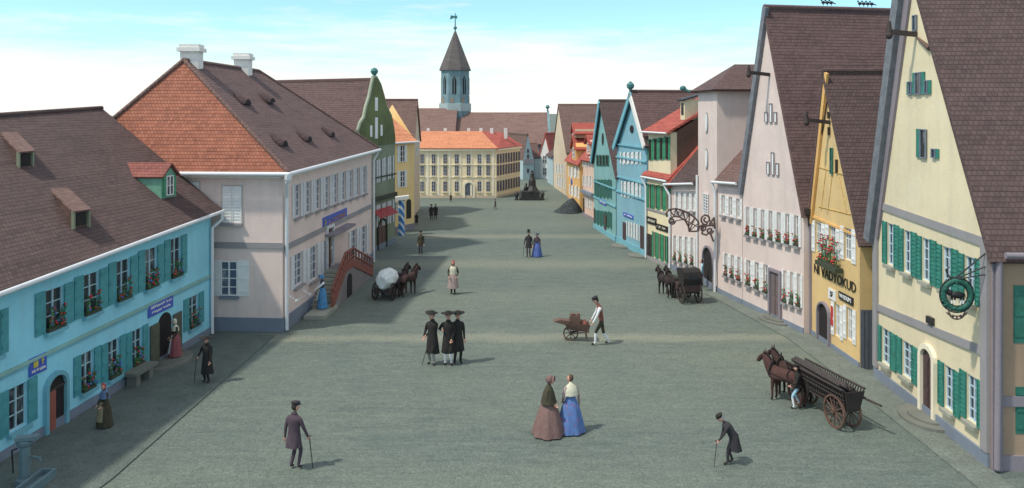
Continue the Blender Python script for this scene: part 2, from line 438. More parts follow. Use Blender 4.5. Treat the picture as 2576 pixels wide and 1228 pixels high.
def shutter(par, F, u0, u1, z0, z1, mat, louv=False, o=.012):
    s = MB()
    if louv:
        e = .045; s.fbox(F, u0, u0+e, z0, z1, o, o+.045); s.fbox(F, u1-e, u1, z0, z1, o, o+.045)
        n = max(6, int((z1-z0)/.13))
        for i in range(n):
            a = z0+(z1-z0)*i/n; h = (z1-z0)/n
            p = [F.pt(u0+e, a, o+.034), F.pt(u1-e, a, o+.034), F.pt(u1-e, a, o+.026), F.pt(u0+e, a, o+.026),
                 F.pt(u0+e, a+h*.92, o+.012), F.pt(u1-e, a+h*.92, o+.012), F.pt(u1-e, a+h*.92, o+.004), F.pt(u0+e, a+h*.92, o+.004)]
            s.hexa(p)
    else:
        s.fbox(F, u0, u1, z0, z1, o, o+.03)
        for t in (.14, .5, .86):
            c = z0+(z1-z0)*t; s.fbox(F, u0+.03, u1-.03, c-.045, c+.045, o+.03, o+.05)
    return s.build('shutter', mat, par)

def wall(par, F, depth, zA, zB, mat, holes=(), apex=None, side=None, name='wall', zb=-.2, skew=None):
    """front with real openings, two sides, back; apex=(u,z) front gable; side=(t,zrA,zrB): ridge parallel to facade at t of depth"""
    mb = MB(); I = -depth; zt = min(zA, zB)-.01
    hs = [h for h in holes if h[3] < zt]
    us = sorted(set([0, F.L]+[min(max(x, 0), F.L) for h in hs for x in h[:2]])); zs = sorted(set([zb, zt]+[x for h in hs for x in h[2:4]]))
    for i in range(len(us)-1):
        if us[i+1]-us[i] < 1e-5: continue
        run = None
        for j in range(len(zs)-1):
            cu, cz = (us[i]+us[i+1])/2, (zs[j]+zs[j+1])/2
            solid = not any(h[0] < cu < h[1] and h[2] < cz < h[3] for h in hs)
            if solid and run is None: run = zs[j]
            if (not solid or j == len(zs)-2) and run is not None:
                top = zs[j+1] if solid else zs[j]
                if top > run: mb.poly([F.pt(us[i], run), F.pt(us[i+1], run), F.pt(us[i+1], top), F.pt(us[i], top)])
                run = None
    for h in hs:
        a, b, c, d = h; D = -.16
        mb.poly([F.pt(a, c), F.pt(b, c), F.pt(b, c, D), F.pt(a, c, D)]); mb.poly([F.pt(a, d, D), F.pt(b, d, D), F.pt(b, d), F.pt(a, d)])
        mb.poly([F.pt(a, c, D), F.pt(a, d, D), F.pt(a, d), F.pt(a, c)]); mb.poly([F.pt(b, c), F.pt(b, d), F.pt(b, d, D), F.pt(b, c, D)])
        mb.poly([F.pt(a, c, D), F.pt(b, c, D), F.pt(b, d, D), F.pt(a, d, D)])
    top = [F.pt(0, zt), F.pt(F.L, zt), F.pt(F.L, zB)]+([F.pt(apex[0], apex[1])] if apex else [])+[F.pt(0, zA)]
    mb.poly(top)
    sk = skew or V((0, 0, 0))
    def q(u, z): return F.pt(u, z, I)+sk
    if side:
        t, ra, rb = side
        mb.poly([F.pt(0, zb), F.pt(0, zA), F.pt(0, ra, I*t)+sk*t, q(0, zA), q(0, zb)])
        mb.poly([F.pt(F.L, zb), q(F.L, zb), q(F.L, zB), F.pt(F.L, rb, I*t)+sk*t, F.pt(F.L, zB)])
        mb.poly([q(0, zb), q(0, zA), q(F.L, zB), q(F.L, zb)])
    else:
        mb.poly([F.pt(0, zb), F.pt(0, zA), q(0, zA), q(0, zb)]); mb.poly([F.pt(F.L, zb), q(F.L, zb), q(F.L, zB), F.pt(F.L, zB)])
        mb.poly([q(0, zb), q(0, zA)]+([q(apex[0], apex[1])] if apex else [])+[q(F.L, zB), q(F.L, zb)])
    return mb.build(name, mat, par)

def gable_roof(par, F, depth, zA, zB, apex, mat, ohA=.25, ohB=.25, front=.18, t=.16, name='roof', lift=.06, skew=None):
    ua, za = apex; sk = skew or V((0, 0, 0))
    sA = (za-zA)/ua; sB = (za-zB)/(F.L-ua)
    mb = MB()
    ridge0, ridge1 = F.pt(ua, za+lift+.1, front), F.pt(ua, za+lift+.1, -depth)+sk
    a0, a1 = F.pt(-ohA, zA-sA*ohA+lift+.1, front), F.pt(-ohA, zA-sA*ohA+lift+.1, -depth)+sk
    b0, b1 = F.pt(F.L+ohB, zB-sB*ohB+lift+.1, front), F.pt(F.L+ohB, zB-sB*ohB+lift+.1, -depth)+sk
    mb.slab([a0, ridge0, ridge1, a1], t); mb.slab([b0, b1, ridge1, ridge0], t)
    mb.tube(ridge0+V((0, 0, -.02)), ridge1+V((0, 0, -.02)), .11, .11, 8)
    return mb.build(name, mat, par)
def verge_board(par, F, p, q, w, mat, o0=.02, o1=.24, name='bargeboard'):
    # board along the verge from (u,z) p to q, w wide measured downwards-normal
    a, b = V((p[0], p[1])), V((q[0], q[1])); d = (b-a).normalized(); n = V((d.y, -d.x))
    if n.y > 0: n = -n
    pts = [a, b, b+n*w, a+n*w]
    return MB().prism([F.pt(x.x, x.y, o0) for x in pts], F.n*(o1-o0)).build(name, mat, par)
def side_roof(par, F, depth, zA, zB, t, rA, rB, mat, oh=.3, endA=.15, endB=.15, th=.14, lift=.08, name='roof', front_only=False):
    mb = MB(); I = -depth
    s0 = (rA-zA)/(depth*t)
    e0, e1 = F.pt(-endA, zA-s0*oh+lift, oh), F.pt(F.L+endB, zB-s0*oh+lift, oh)
    r0, r1 = F.pt(-endA, rA+lift, I*t), F.pt(F.L+endB, rB+lift, I*t)
    mb.slab([e0, e1, r1, r0], th)
    k0, k1 = F.pt(-endA, zA+lift-.1, I-.15), F.pt(F.L+endB, zB+lift-.1, I-.15)
    mb.slab([r0, r1, k1, k0], th)
    mb.tube(r0, r1, .1, .1, 8)
    return mb.build(name, mat, par)
def arch_door(par, F, u0, u1, z0, z1, leaf='dark_wood', surr=None, w=.14, arch=True, out=.02, panels=True, name='door'):
    h = (u1-u0)/2; m = (u0+u1)/2; sp = z1-h*.8 if arch else z1
    def outline(g):
        pts = [(u0-g, z0), (u1+g, z0), (u1+g, sp)]
        if arch:
            for i in range(1, 8):
                a = math.pi*i/8; pts.append((m+(h+g)*math.cos(a), sp+(h*.8+g)*math.sin(a)))
        else: pts += [(u1+g, sp+g), (u0-g, sp+g)]
        pts.append((u0-g, sp)); return pts
    mb = MB().prism([F.pt(u, z, .004) for u, z in outline(0)], F.n*out)
    if panels:
        mb.fbox(F, m-.02, m+.02, z0+.05, sp, out+.004, out+.03)
        for a, b in ((u0+.06, m-.07), (m+.07, u1-.06)):
            for t0, t1 in ((.06, .42), (.5, .95)):
                mb.fbox(F, a, b, z0+(sp-z0)*t0, z0+(sp-z0)*t1, out+.004, out+.025)
    d = mb.build(name, leaf, par)
    if surr:
        o, i = outline(w), outline(0); s = MB()
        o[0] = (u0-w, z0); o[1] = (u1+w, z0)
        for k in range(1, len(o)):
            k2 = (k+1) % len(o)
            if k2 == 0: pr = [o[k], o[0], i[0], i[k]]
            else: pr = [o[k], o[k2], i[k2], i[k]]
            s.prism([F.pt(u, z, .002) for u, z in pr], F.n*.13)
        s.build('door_surround', surr, d)
    return d
def house(name, label, cat, F, group=None):
    m = (F.A+F.B)/2
    return thing(name, label, cat, (m.x, m.y, 0), group)
def gutter(par, pts, r=.07, mat='white_metal', name='gutter'):
    return MB().path(pts, r, 8).build(name, mat, par)
def band(par, F, za, zb, h, o, mat, u0=0, u1=None, name='string_course'):
    return MB().fband(F, u0, F.L if u1 is None else u1, za, zb, h, .002, o).build(name, mat, par)
def text_mb(F, txt, u, z, size, out, width=None, depth=.01):
    cu = bpy.data.curves.new('lettering', 'FONT'); cu.body = txt; cu.size = size; cu.extrude = depth; cu.align_x = 'CENTER'; cu.align_y = 'CENTER'
    cu.resolution_u = 2
    o = bpy.data.objects.new('lettering', cu); COL.objects.link(o)
    dg = bpy.context.evaluated_depsgraph_get(); me = bpy.data.meshes.new_from_object(o.evaluated_get(dg))
    mb = MB(); xs = [v.co.x for v in me.vertices]
    k = 1 if not width else width/(max(xs)-min(xs))
    r = F.r; c = F.pt(u, z, out)
    mb.add([c+r*(v.co.x*k)+V((0, 0, v.co.y))+F.n*v.co.z for v in me.vertices], [list(p.vertices) for p in me.polygons])
    bpy.data.objects.remove(o); bpy.data.meshes.remove(me); bpy.data.curves.remove(cu)
    return mb
def scribble(F, u, z, w, h, out, n, r=.012, seed=1, tilt=0):
    rnd = random.Random(seed); mb = MB(); pts = []
    for i in range(n+1):
        t = -.5+i/n
        pts.append(F.pt(u, z+tilt*t+(h*.5 if i % 2 else -h*.5)*rnd.uniform(.4, 1), out)+F.r*(w*t))
    for i, (a, b) in enumerate(zip(pts[:-1], pts[1:])):
        if rnd.random() < .16 and i > 0: continue
        mb.tube(a, b, r, r, 5)
    return mb
M['roof_church'] = rooftile('roof_church', (.21, .125, .105), (.25, .155, .13))
M['lightblue_trim'] = plain('pale_blue_window_paint', (.42, .60, .66), .6, .1, 5)
M['yellow_blue_trim'] = plaster('worn_yellow_blue_trim', (.27, .47, .42))
M['olive_wood'] = plain('olive_wood', (.10, .105, .07), .7, .35, 5, stretch=(6, 6, .6))
M['green_dormer'] = plain('green_dormer_paint', (.16, .36, .26), .7, .2, 5)
M['pink_grey_trim'] = plaster('pink_grey_trim', (.50, .45, .42))
M['brown_grey'] = plaster('brown_grey_stone', (.25, .22, .22), .15)
M['rust_railing'] = plain('rust_railing', (.25, .085, .06), .8, .3, 6)
M['pale_moss'] = plaster('pale_moss_stone', (.34, .38, .28), .3)
M['dark_moss'] = plaster('dark_moss_stone', (.055, .06, .04), .3)
M['ochre_light'] = plaster('light_ochre_plaster', (.88, .62, .28), .06)
M['pale_cream'] = plaster('pale_cream_stone', (.84, .76, .58), .05)
M['blue_door'] = plain('blue_grey_door', (.12, .14, .17), .6, .2, 4)
M['pale_blue_bar'] = plain('pale_blue_window_bars', (.50, .64, .74), .6, .08, 5)
M['slate_trim'] = plain('blue_grey_bargeboard', (.17, .18, .20), .7, .25, 4)
M['plum_wood'] = plain('plum_wood', (.085, .05, .05), .7, .3, 5, stretch=(6, 6, .6))
M['wreath_green'] = plain('wreath_green', (.018, .11, .08), .7, .5, 20)
M['ochre_timber'] = plain('ochre_timber', (.52, .33, .11), .8, .3, 5)
M['slate_wood'] = plain('slate_wood', (.10, .115, .14), .8, .25, 5, stretch=(6, 6, .6))
M['grey_door'] = plain('grey_door', (.17, .13, .13), .7, .25, 5, stretch=(6, 6, .6))
cloth('pale_stocking', (.30, .31, .30))
cloth('dark_pole', (.055, .045, .043), .5)
M['pale_blue'] = plaster('pale_blue_plaster', (.38, .48, .50), .1)
M['roof_dull'] = rooftile('roof_dull_red', (.20, .06, .05), (.25, .085, .07))
M['brown_hair'] = plain('brown_hair', (.09, .05, .035), .7, .3, 20)
# ------------------------------------------------------------------ setting
g = MB().poly([(-900, -60, 0), (900, -60, 0), (900, 3000, 0), (-900, 3000, 0)])
struct(g.build('ground', 'ground', loc=(0, 0, 0)), 'grey green cobbled ground of the market square')
def pavement(name, pts, h, mat, label):
    pts = [V((x, y, -.02)) for x, y in pts]
    struct(MB().prism(pts, (0, 0, h+.02)).build(name, mat, loc=(pts[0].x, pts[0].y, 0)), label)
PL = .04
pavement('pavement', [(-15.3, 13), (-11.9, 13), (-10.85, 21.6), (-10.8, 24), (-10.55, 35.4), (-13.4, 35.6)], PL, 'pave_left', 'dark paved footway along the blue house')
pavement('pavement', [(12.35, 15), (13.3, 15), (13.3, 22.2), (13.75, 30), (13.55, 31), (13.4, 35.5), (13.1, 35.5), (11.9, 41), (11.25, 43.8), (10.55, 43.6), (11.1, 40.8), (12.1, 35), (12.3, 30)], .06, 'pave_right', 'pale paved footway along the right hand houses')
def gz(x, y):
    if x < -10.6 and y < 35.4: return PL
    return 0

PLANTS = {}
def flowers(F, u0, u1, z, h, label, group, cols=('flower_red', 'flower_blue'), out=.09, dens=26, seed=0, bl=.5):
    rnd = random.Random(seed); L = MB(); Bm = MB()
    L.fbox(F, u0, u1, z, z+.1, out-.06, out+.07, 0)
    for i in range(int(dens*(u1-u0)/.8)+8):
        u, zz, o = rnd.uniform(u0, u1), z+.1+h*rnd.random()**1.3*.85, out+rnd.uniform(-.05, .09)
        c = F.pt(u, zz, o)
        a = V((rnd.gauss(0, 1), rnd.gauss(0, 1), rnd.gauss(0, 1))).normalized()*rnd.uniform(.05, .1); b = a.orthogonal().normalized()*rnd.uniform(.03, .05)
        L.poly([c-a, c-b, c+a, c+b], 1)
        if i % 2 == 0: L.tube(F.pt(u, z+.08, out), c, .008, .005, 4, 1, cap=False)
        if rnd.random() < bl:
            c2 = F.pt(u, zz+.03, o+.05); r = rnd.uniform(.026, .046)
            L.ball(c2, r, r, r*.8, 2 if rnd.random() < .6 else 3, 6, 4)
    c = F.pt((u0+u1)/2, z, out)
    o = L.build('potted_flowers', ['basket', 'leaf', cols[0], cols[-1]], loc=c)
    return tag(o, label, 'flowers', group)
def wall_sign(F, box, label, mat, draw=None, lmat='white_paint', thick=.05, cat='sign', name='wall_sign', group=None):
    u0, u1, z0, z1 = box
    o = MB().fbox(F, u0, u1, z0, z1, .004, thick).build(name, mat, loc=F.pt((u0+u1)/2, z0, thick/2))
    tag(o, label, cat, group)
    if draw:
        for mb, mm in (draw if isinstance(draw, list) else [(draw, lmat)]): mb.build('lettering', mm, o)
    return o
ORD = ['first', 'second', 'third', 'fourth', 'fifth', 'sixth', 'seventh', 'eighth', 'ninth', 'tenth']

# ================================================================== LEFT: blue house
F = FB = Facade((-15.26, 13.5), (-13.53, 35.7))
H = house('townhouse', 'long turquoise blue two storey house with dark brown roof at the left edge', 'house', F)
zA, zB, dep = 4.92, 5.78, 10.6
holes = []; wins = []
for q in F.row((85, 747), (470, 587), (85, 848), (470, 683), 5): wins.append(('up', q))
for q in F.row((183, 902), (372, 816), (183, 996), (372, 905), 3): wins.append(('lo', q))
wins.append(('lo', F.rect(460, 512, 757, 733, 835, 807)))
wins.append(('lo2', F.rect(-8, 93, 992, 950, 1105, 1052)))
wins.append(('up2', F.rect(-62, 20, 806, 775, 915, 882)))
fl = []
for k, q in wins:
    u0, u1, z0, z1 = q; w = u1-u0; m = (u0+u1)/2; pw = w*.235
    holes.append((m-pw, m+pw, z0, z1)); fl.append((k, m-pw, m+pw, z0, z1, w*.25))
wall(H, F, dep, zA, zB, 'blue_plaster', holes, side=(.5, 9.0, 10.05))
for k, a, b, c, d, s in fl:
    window(H, F, a, b, c, d, 'lightblue_trim', 'glass', 2, 3, 'teal_paint', s, 'blue_trim', bar=.024, fw=.03)
ups = sorted([f for f in fl if f[0] == 'up'], key=lambda f: f[1]); los = sorted([f for f in fl if f[0] == 'lo'], key=lambda f: f[1])
for i, f in enumerate(ups): flowers(F, f[1]+.03, f[2]-.03, f[3]-.02, .72, f'red and blue flowers, {ORD[i]} upper window from the left of the blue house', 'flowers on the blue house sills', seed=i, out=.06)
nm = ['leftmost of the three lower windows left of the shop door', 'middle of the three lower windows left of the shop door', 'lower window directly left of the shop door', 'lower window right of the shop door']
for i, f in enumerate(los): flowers(F, f[1]+.03, f[2]-.03, f[3]-.02, .72, 'red and blue flowers, '+nm[i], 'flowers on the blue house sills', seed=i+20, out=.06)
side_roof(H, F, dep, zA, zB, .5, 9.0, 10.05, 'roof_brown', oh=.42, endA=.3, endB=.3, lift=.1)
s0 = (9.0-zA)/5.3
e = lambda u: F.pt(u, zA+(zB-zA)*u/F.L-s0*.42+.02, .47)
gutter(H, [e(-.3), e(F.L+.3)], .08)
band(H, F, zA-.42, zB-.42, .24, .1, 'blue_trim', name='cornice')
u, z = F.uz(0, 948); u2, z2 = F.uz(514, 703)
za = z+(0-u)*(z2-z)/(u2-u); zb = z+(F.L-u)*(z2-z)/(u2-u)
band(H, F, za, zb, .1, .06, 'yellow_blue_trim'); band(H, F, za-.09, zb-.09, .08, .04, 'blue_trim')
MB().fbox(F, 0, F.L, -.1, .32, .002, .05).build('plinth', 'blue_grey', H)
# rain pipe at the far corner
p = F.pt(F.L-.12, 0, .12)
gutter(H, [e(F.L+.1), e(F.L+.1)+V((0, 0, -.35)), F.pt(F.L-.1, zB-1.0, .12), F.pt(F.L-.1, .05, .12)], .075, name='downpipe')
# doors
u0, u1, z0, z1 = F.rect(115, 159, 952, 936, 1117, 1085)
d = arch_door(H, F, u0, u1, 0.02, z1, 'dark_opening', 'blue_trim', .13, panels=False)
MB().fbox(F, u0+.03, (u0+u1)/2-.02, .06, z1-.35, .025, .06).build('door_leaf', 'red_wood', d)
MB().fbox(F, u0+.02, u1-.02, z1-.42, z1-.34, .025, .08).build('transom', 'dark_wood', d)
u0, u1, z0, z1 = F.rect(397, 430, 795, 778, 930, 905); DU = (u0+u1)/2
d = arch_door(H, F, u0, u1, 0.2, z1, 'dark_opening', None, panels=False)
w = (u1-u0)*.62
for a, b in ((u0-w, u0-.03), (u1+.12, u1+.12+w)):
    mb = MB().fbox(F, a, b, .25, z1-.25, .03, .09)
    for t in (.1, .4, .7): mb.fbox(F, a+.07, b-.07, .25+(z1-.5)*t, .25+(z1-.5)*(t+.22), .09, .105)
    mb.build('door_leaf', 'olive_wood', d)
mb = MB()
for k, (rr, h0) in enumerate(((1.35, .12), (1.0, .24))):
    pts = [F.pt(DU+rr*math.cos(math.pi*i/12), h0-.12, .01+.72*rr*math.sin(math.pi*i/12)) for i in range(13)]
    mb.prism(pts, (0, 0, .12))
mb.build('doorstep', 'step_dark', H)
# bench: thing of its own
bu0, bz = F.uz(304, 1000); bu1, _ = F.uz(360, 965)
t = thing('stone_bench', 'grey stone bench standing against the blue house wall', 'bench', F.pt((bu0+bu1)/2, PL, .3))
m = F.pt(0, 0)
MB().fbox(F, bu0, bu1, .43, .55, .06, .58).build('seat', 'step_dark', t)
for q in (bu0+.15, bu1-.45): MB().fbox(F, q, q+.28, PL, .43, .12, .5).build('leg', 'step_dark', t)
# dormers on the roof plane
def roof_pt(px, py, FF, zA, zB, rA, rB, half, lift=.1):
    # intersect pixel ray with the street side slope
    a, b, c = FF.pt(0, zA+lift), FF.pt(FF.L, zB+lift), FF.pt(0, rA+lift, -half)
    n = (b-a).cross(c-a); d = V(((px-CX)/FP, 1, -(py-HY)/FP)); o = V((0, 0, CH))
    return o+d*((a-o).dot(n)/d.dot(n))
def rp(px, py): return roof_pt(px, py, F, zA, zB, 9.0, 10.05, 5.3)
def shed_dormer(fl_, fr_, h, back, label=None):
    a, b = rp(*fl_), rp(*fr_)
    up = V((0, 0, h)); k = rp(*back)
    w = MB(); w.prism([a, a+up, k], b-a)
    dd = w.build('dormer', 'roof_warm', H)
    nrm = F.n
    MB().box((a+b)/2+up*.5+nrm*.03, (b-a)*.33, nrm*.03, up*.34).build('hatch', 'dark_opening', dd)
    ex = (b-a)*.08
    MB().slab([a+up-ex+nrm*.12, b+up+ex+nrm*.12, k+(b-a)+ex+V((0, 0, .06)), k-ex+V((0, 0, .06))], .07).build('dormer_roof', 'roof_warm', dd)
    for s in (a+up*.5, b+up*.5): MB().box(s+nrm*.05, (b-a)*.05, nrm*.05, up*.5).build('post', 'dull_green', dd)
shed_dormer((181, 577), (219, 571), .62, (128, 478))
shed_dormer((43, 425), (78, 421), .6, (0, 332))
# green gabled dormer
a, b = rp(405, 502), rp(443, 495)
dirn = F.n; uu = (b-a); W = uu.length; uu = uu.normalized(); hgt = 1.0
back = 1.1
dm = MB(); ap = (a+b)/2+V((0, 0, hgt+.42))
dm.prism([a-V((0, 0, .05)), b-V((0, 0, .05)), b+V((0, 0, hgt)), ap, a+V((0, 0, hgt))], -dirn*1.5)
dd = dm.build('dormer', 'green_dormer', H)
rf = MB(); ov = .12
for s, e_ in ((a, -1), (b, 1)):
    p0 = s+V((0, 0, hgt-.06))+uu*ov*e_+dirn*.15; p1 = ap+V((0, 0, .08))+dirn*.15
    rf.slab([p0, p1, p1-dirn*2.2, p0-dirn*1.7], .07)
rf.build('dormer_roof', 'roof_dull', dd)
FD = Facade((a.x, a.y), (b.x, b.y)); FD.A.z = a.z
window_q = (W*.27, W*.73, .12, .95)
window(dd, FD, *window_q, frame='white_paint', pane='glass', nx=2, nz=2, deep=False, bar=.02, fw=.04)
for q in (W*.10, W*.76): MB().fbox(FD, q, q+W*.15, .1, .97, .01, .05).build('shutter', 'bright_green', dd)
# signs
def uzbox(F, x0, x1, a, b, c, d): return F.rect(x0, x1, a, b, c, d)
bx = uzbox(F, 71, 114, 902, 888, 946, 933); cu, cz = (bx[0]+bx[1])/2, (bx[2]+bx[3])/2; w, h = bx[1]-bx[0], bx[3]-bx[2]
em = MB()
for s in (-.16, .0, .16): em.fbox(F, cu-w*.17+s*w*.55-.03, cu-w*.17+s*w*.55+.03, cz-h*.02, cz+h*.26, .055, .07)
em.fbox(F, cu-w*.29, cu-w*.05, cz-.08*h, cz+.02*h, .055, .07)
em.fbox(F, cu+w*.20, cu+w*.26, cz-.05*h, cz+.3*h, .055, .07); em.fbox(F, cu+w*.15, cu+w*.31, cz+.14*h, cz+.19*h, .055, .072)
wall_sign(F, bx, 'blue sign with a yellow emblem above the red brown door of the blue house', 'blue_sign', [(em, 'yellow_paint'), (scribble(F, cu, cz-h*.26, w*.8, h*.2, .065, 16, .014, 3), 'white_paint')])
bx = uzbox(F, 371, 433, 779, 746, 793, 764); cu, cz = (bx[0]+bx[1])/2, (bx[2]+bx[3])/2; w, h = bx[1]-bx[0], bx[3]-bx[2]
wall_sign(F, (bx[0], bx[1], cz-.24, cz+.24), 'long narrow blue sign with white writing above the shop door of the blue house', 'blue_sign',
          [(scribble(F, cu, cz+.1, w*.85, .12, .06, 26, .016, 5), 'white_paint'), (scribble(F, cu, cz-.1, w*.75, .12, .06, 22, .016, 8), 'white_paint')])
# water pump in the foreground
c = V((-13.05, 21.3, PL))
t = thing('water_pump', 'grey green stone pump pillar with a trough in the lower left corner', 'pump', c)
mb = MB(); mb.lathe(c, [(.23, 0), (.23, .12), (.14, .16), (.13, .98), (.19, 1.04), (.21, 1.12), (.14, 1.16)], 8)
mb.build('pillar', 'pump_stone', t)
MB().box(c+V((.06, 0, 1.21)), (.26, .08, 0), (-.04, .12, 0), (0, 0, .045)).build('cap', 'pump_stone', t)
MB().path([c+V((-.17, -.05, .95)), c+V((-.3, -.08, .9)), c+V((-.27, -.07, .3))], .022).build('handle', 'black_metal', t)
mb = MB(); x0, x1, y0, y1 = -.05, .62, -.75, .35
def tb(a0, a1, b0, b1, z0, z1): mb.abox(c.x+a0, c.x+a1, c.y+b0, c.y+b1, c.z+z0, c.z+z1)
tb(.2, .62, -.85, .4, 0, .08); tb(.2, .27, -.85, .4, .08, .22); tb(.55, .62, -.85, .4, .08, .22); tb(.27, .55, -.85, -.78, .08, .22); tb(.27, .55, .33, .4, .08, .22)
mb.build('trough', 'pump_stone', t)
MB().path([c+V((.15, 0, .72)), c+V((.42, -.05, .7)), c+V((.45, -.05, .6))], .03).build('spout', 'pump_stone', t)

# ================================================================== LEFT: pink corner house
F = FP_R = Facade((-10.4, 36.04), (-9.28, 52.6))
F2 = Facade((F.A.x, F.A.y), tuple((F.A-F.n*10.3)[:2]))
H = house('townhouse', 'big pink corner house with white chimneys and a hipped roof painted sunlit in front', 'house', F)
zA, zB = 7.3, 7.55
ur = F.row((733, 468), (924, 416), (731, 551), (924, 484), 9)
l1 = F.row((729, 647), (838, 596), (731, 723), (838, 687), 3); l2 = F.row((876, 584), (926, 565), (876, 660), (926, 635), 2)
H_ = []
for q in ur+l1+l2:
    w = q[1]-q[0]; m = (q[0]+q[1])/2; H_.append((m-w*.26, m+w*.26, q[2], q[3]))
wall(H, F, 10.3, zA, zB, 'pink_plaster', H_)
for q, r in zip(H_, ur+l1+l2): window(H, F, *q, frame='shade_white', pane='glass_blue', nx=2, nz=4, shut='shade_white', sw=(r[1]-r[0])*.21, sill='grey_trim', louv=True, bar=.03)
# front windows
a = F2.rect(561, 608, 468, 468, 560, 560); window(H, F2, *a, frame='pink_grey_trim', shut='white_paint', closed=True, sill='grey_trim', louv=True)
a = F2.rect(455, 502, 458, 458, 552, 552); window(H, F2, *a, frame='pink_grey_trim', shut='white_paint', closed=True, sill='grey_trim', louv=True)
a = F2.rect(557, 599, 656, 656, 743, 743); window(H, F2, *a, frame='white_paint', pane='glass_blue', nx=2, nz=4, shut='white_paint', sw=.52, sill='blue_grey', deep=False, bar=.03)
a = F2.rect(440, 482, 656, 656, 743, 743); window(H, F2, *a, frame='white_paint', pane='glass_blue', nx=2, nz=4, shut='white_paint', sw=.52, sill='blue_grey', deep=False, bar=.03)
for FF in (F, F2):
    u, z = FF.uz(730 if FF is F else 620, 617)
    MB().fbox(FF, -.05, FF.L+.03, z-.13, z+.13, .002, .06).build('string_course', 'grey_trim', H)
    MB().fbox(FF, -.06, FF.L, -.1, .62, .002, .07).build('plinth', 'blue_grey', H)
C1, C2 = F.pt(-.4, zA-.02, .4), F.pt(F.L+.3, zB-.02, .4); C4, C3 = F.pt(-.4, zA-.02, -10.7), F.pt(F.L+.3, zB-.02, -10.7)
R1, R2 = V((-15.6, 37.8, 12.45)), V((-15.05, 47.2, 12.4))
o = MB().slab([C4, C1, R1], .14).build('roof', 'roof_sunlit', H); o['label'] = 'tiled front hip with sunlight painted in as orange'  # lit copy of the tiles used on the other slopes
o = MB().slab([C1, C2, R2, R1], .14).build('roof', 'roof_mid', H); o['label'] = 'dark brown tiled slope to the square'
RS = o
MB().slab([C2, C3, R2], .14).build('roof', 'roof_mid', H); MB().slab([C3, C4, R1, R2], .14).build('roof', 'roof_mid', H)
mb = MB()
for a, b in ((C1, R1), (C4, R1), (R1, R2), (C2, R2)): mb.tube(a+V((0, 0, .0)), b+V((0, 0, .0)), .1, .1, 8)
mb.build('ridge_tiles', 'roof_warm', H)
gutter(H, [C4+V((0, -.08, -.1)), C1+V((.06, -.08, -.1)), C2+V((.08, .05, -.1))], .1)
mb = MB().fbox(F2, 0, F2.L, zA-.32, zA-.05, .002, .25); mb.fband(F, 0, F.L, zA-.32, zB-.32, .25, .002, .2); mb.build('cornice', 'white_plaster', H)
gutter(H, [C1+V((0, -.05, -.15)), C1+V((-.05, -.02, -.45)), F.pt(.12, zA-1.2, .15), F.pt(.12, .05, .15)], .085, name='downpipe')
MB().lathe(C1+V((0, -.02, -.5)), [(.06, 0), (.16, .15), (.18, .38)], 8).build('rainwater_head', 'white_metal', H)
gutter(H, [C2+V((0, 0, -.15)), F.pt(F.L-.05, zB-.8, .15), F.pt(F.L-.05, .05, .15)], .08, name='downpipe')
def chimney(par, c, w, d, h, mat='white_plaster', cap=True):
    mb = MB().box(c+V((0, 0, h/2-.4)), (w/2, .02, 0), (-.02, d/2, 0), (0, 0, h/2+.4))
    o = mb.build('chimney', mat, par)
    if cap:
        k = MB().box(c+V((0, 0, h-.06)), (w/2+.12, .02, 0), (-.02, d/2+.12, 0), (0, 0, .09)); k.box(c+V((0, 0, h+.12)), (w/2+.04, .02, 0), (-.02, d/2+.04, 0), (0, 0, .08))
        k.build('chimney_cap', mat, o)
    return o
chimney(H, V((-15.55, 38.6, 12.35)), .85, .75, .68)
chimney(H, V((-15.15, 44.8, 12.3)), .8, .8, .75)
def slope_pt(px, py, a, b, c):
    n = (b-a).cross(c-a); d = V(((px-CX)/FP, 1, -(py-HY)/FP)); o = V((0, 0, CH))
    return o+d*((a-o).dot(n)/d.dot(n)), n.normalized()
for px, py in ((622, 262), (684, 258), (715, 366), (777, 354), (836, 342)):
    p, n = slope_pt(px, py, C1, C2, R1)
    if n.z < 0: n = -n
    mb = MB(); k = 10; fr = []; bk = []
    for i in range(k+1):
        a = math.pi*i/k; fr.append(p+F.u*(.36*math.cos(a))+V((0, 0, .24*math.sin(a)))+F.n*.06); 
        bk.append(p+F.u*(.6*math.cos(a))-F.n*.62*math.sin(a)+V((0, 0, .60*math.sin(a))))
    mb.loft([fr, bk], 0, (False, False)); mb.poly(fr, 1)
    mb.build('eyebrow_dormer', ['roof_mid', 'dark_opening'], H)
# stair with brick red parapet on the square side
t = thing('outdoor_staircase', 'double flight of steps with rust red railings before the pink house', 'stairs', F.pt(9.0, 0, .5))
su0 = F.uz(836, 774, 1.15)[0]; su1 = F.uz(938, 684, 1.15)[0]; um = (F.uz(872, 650, 1.15)[0]+F.uz(888, 650, 1.15)[0])/2
su1 = max(su1, um+3.0)
lh = 1.55
prof = [(su0, 0), (su1, 0), (su1, .12), (um+.75, lh), (um-.75, lh), (su0, .12)]
MB().prism([F.pt(u, z, .02) for u, z in prof], F.n*1.1).build('stair_body', 'brown_grey', t)
for (ua, ub) in ((su0, um-.75), (su1, um+.75)):
    mb = MB()
    for k in range(9):
        s = k/9
        x0 = ua+(ub-ua)*s; x1 = ua+(ub-ua)*(s+1/9); zt = .12+(lh-.12)*(s+1/9)
        mb.fbox(F, min(x0, x1), max(x0, x1), zt-.12, zt+.02, .05, 1.08)
    mb.build('stair_flight', 'step_stone', t)
mb = MB()
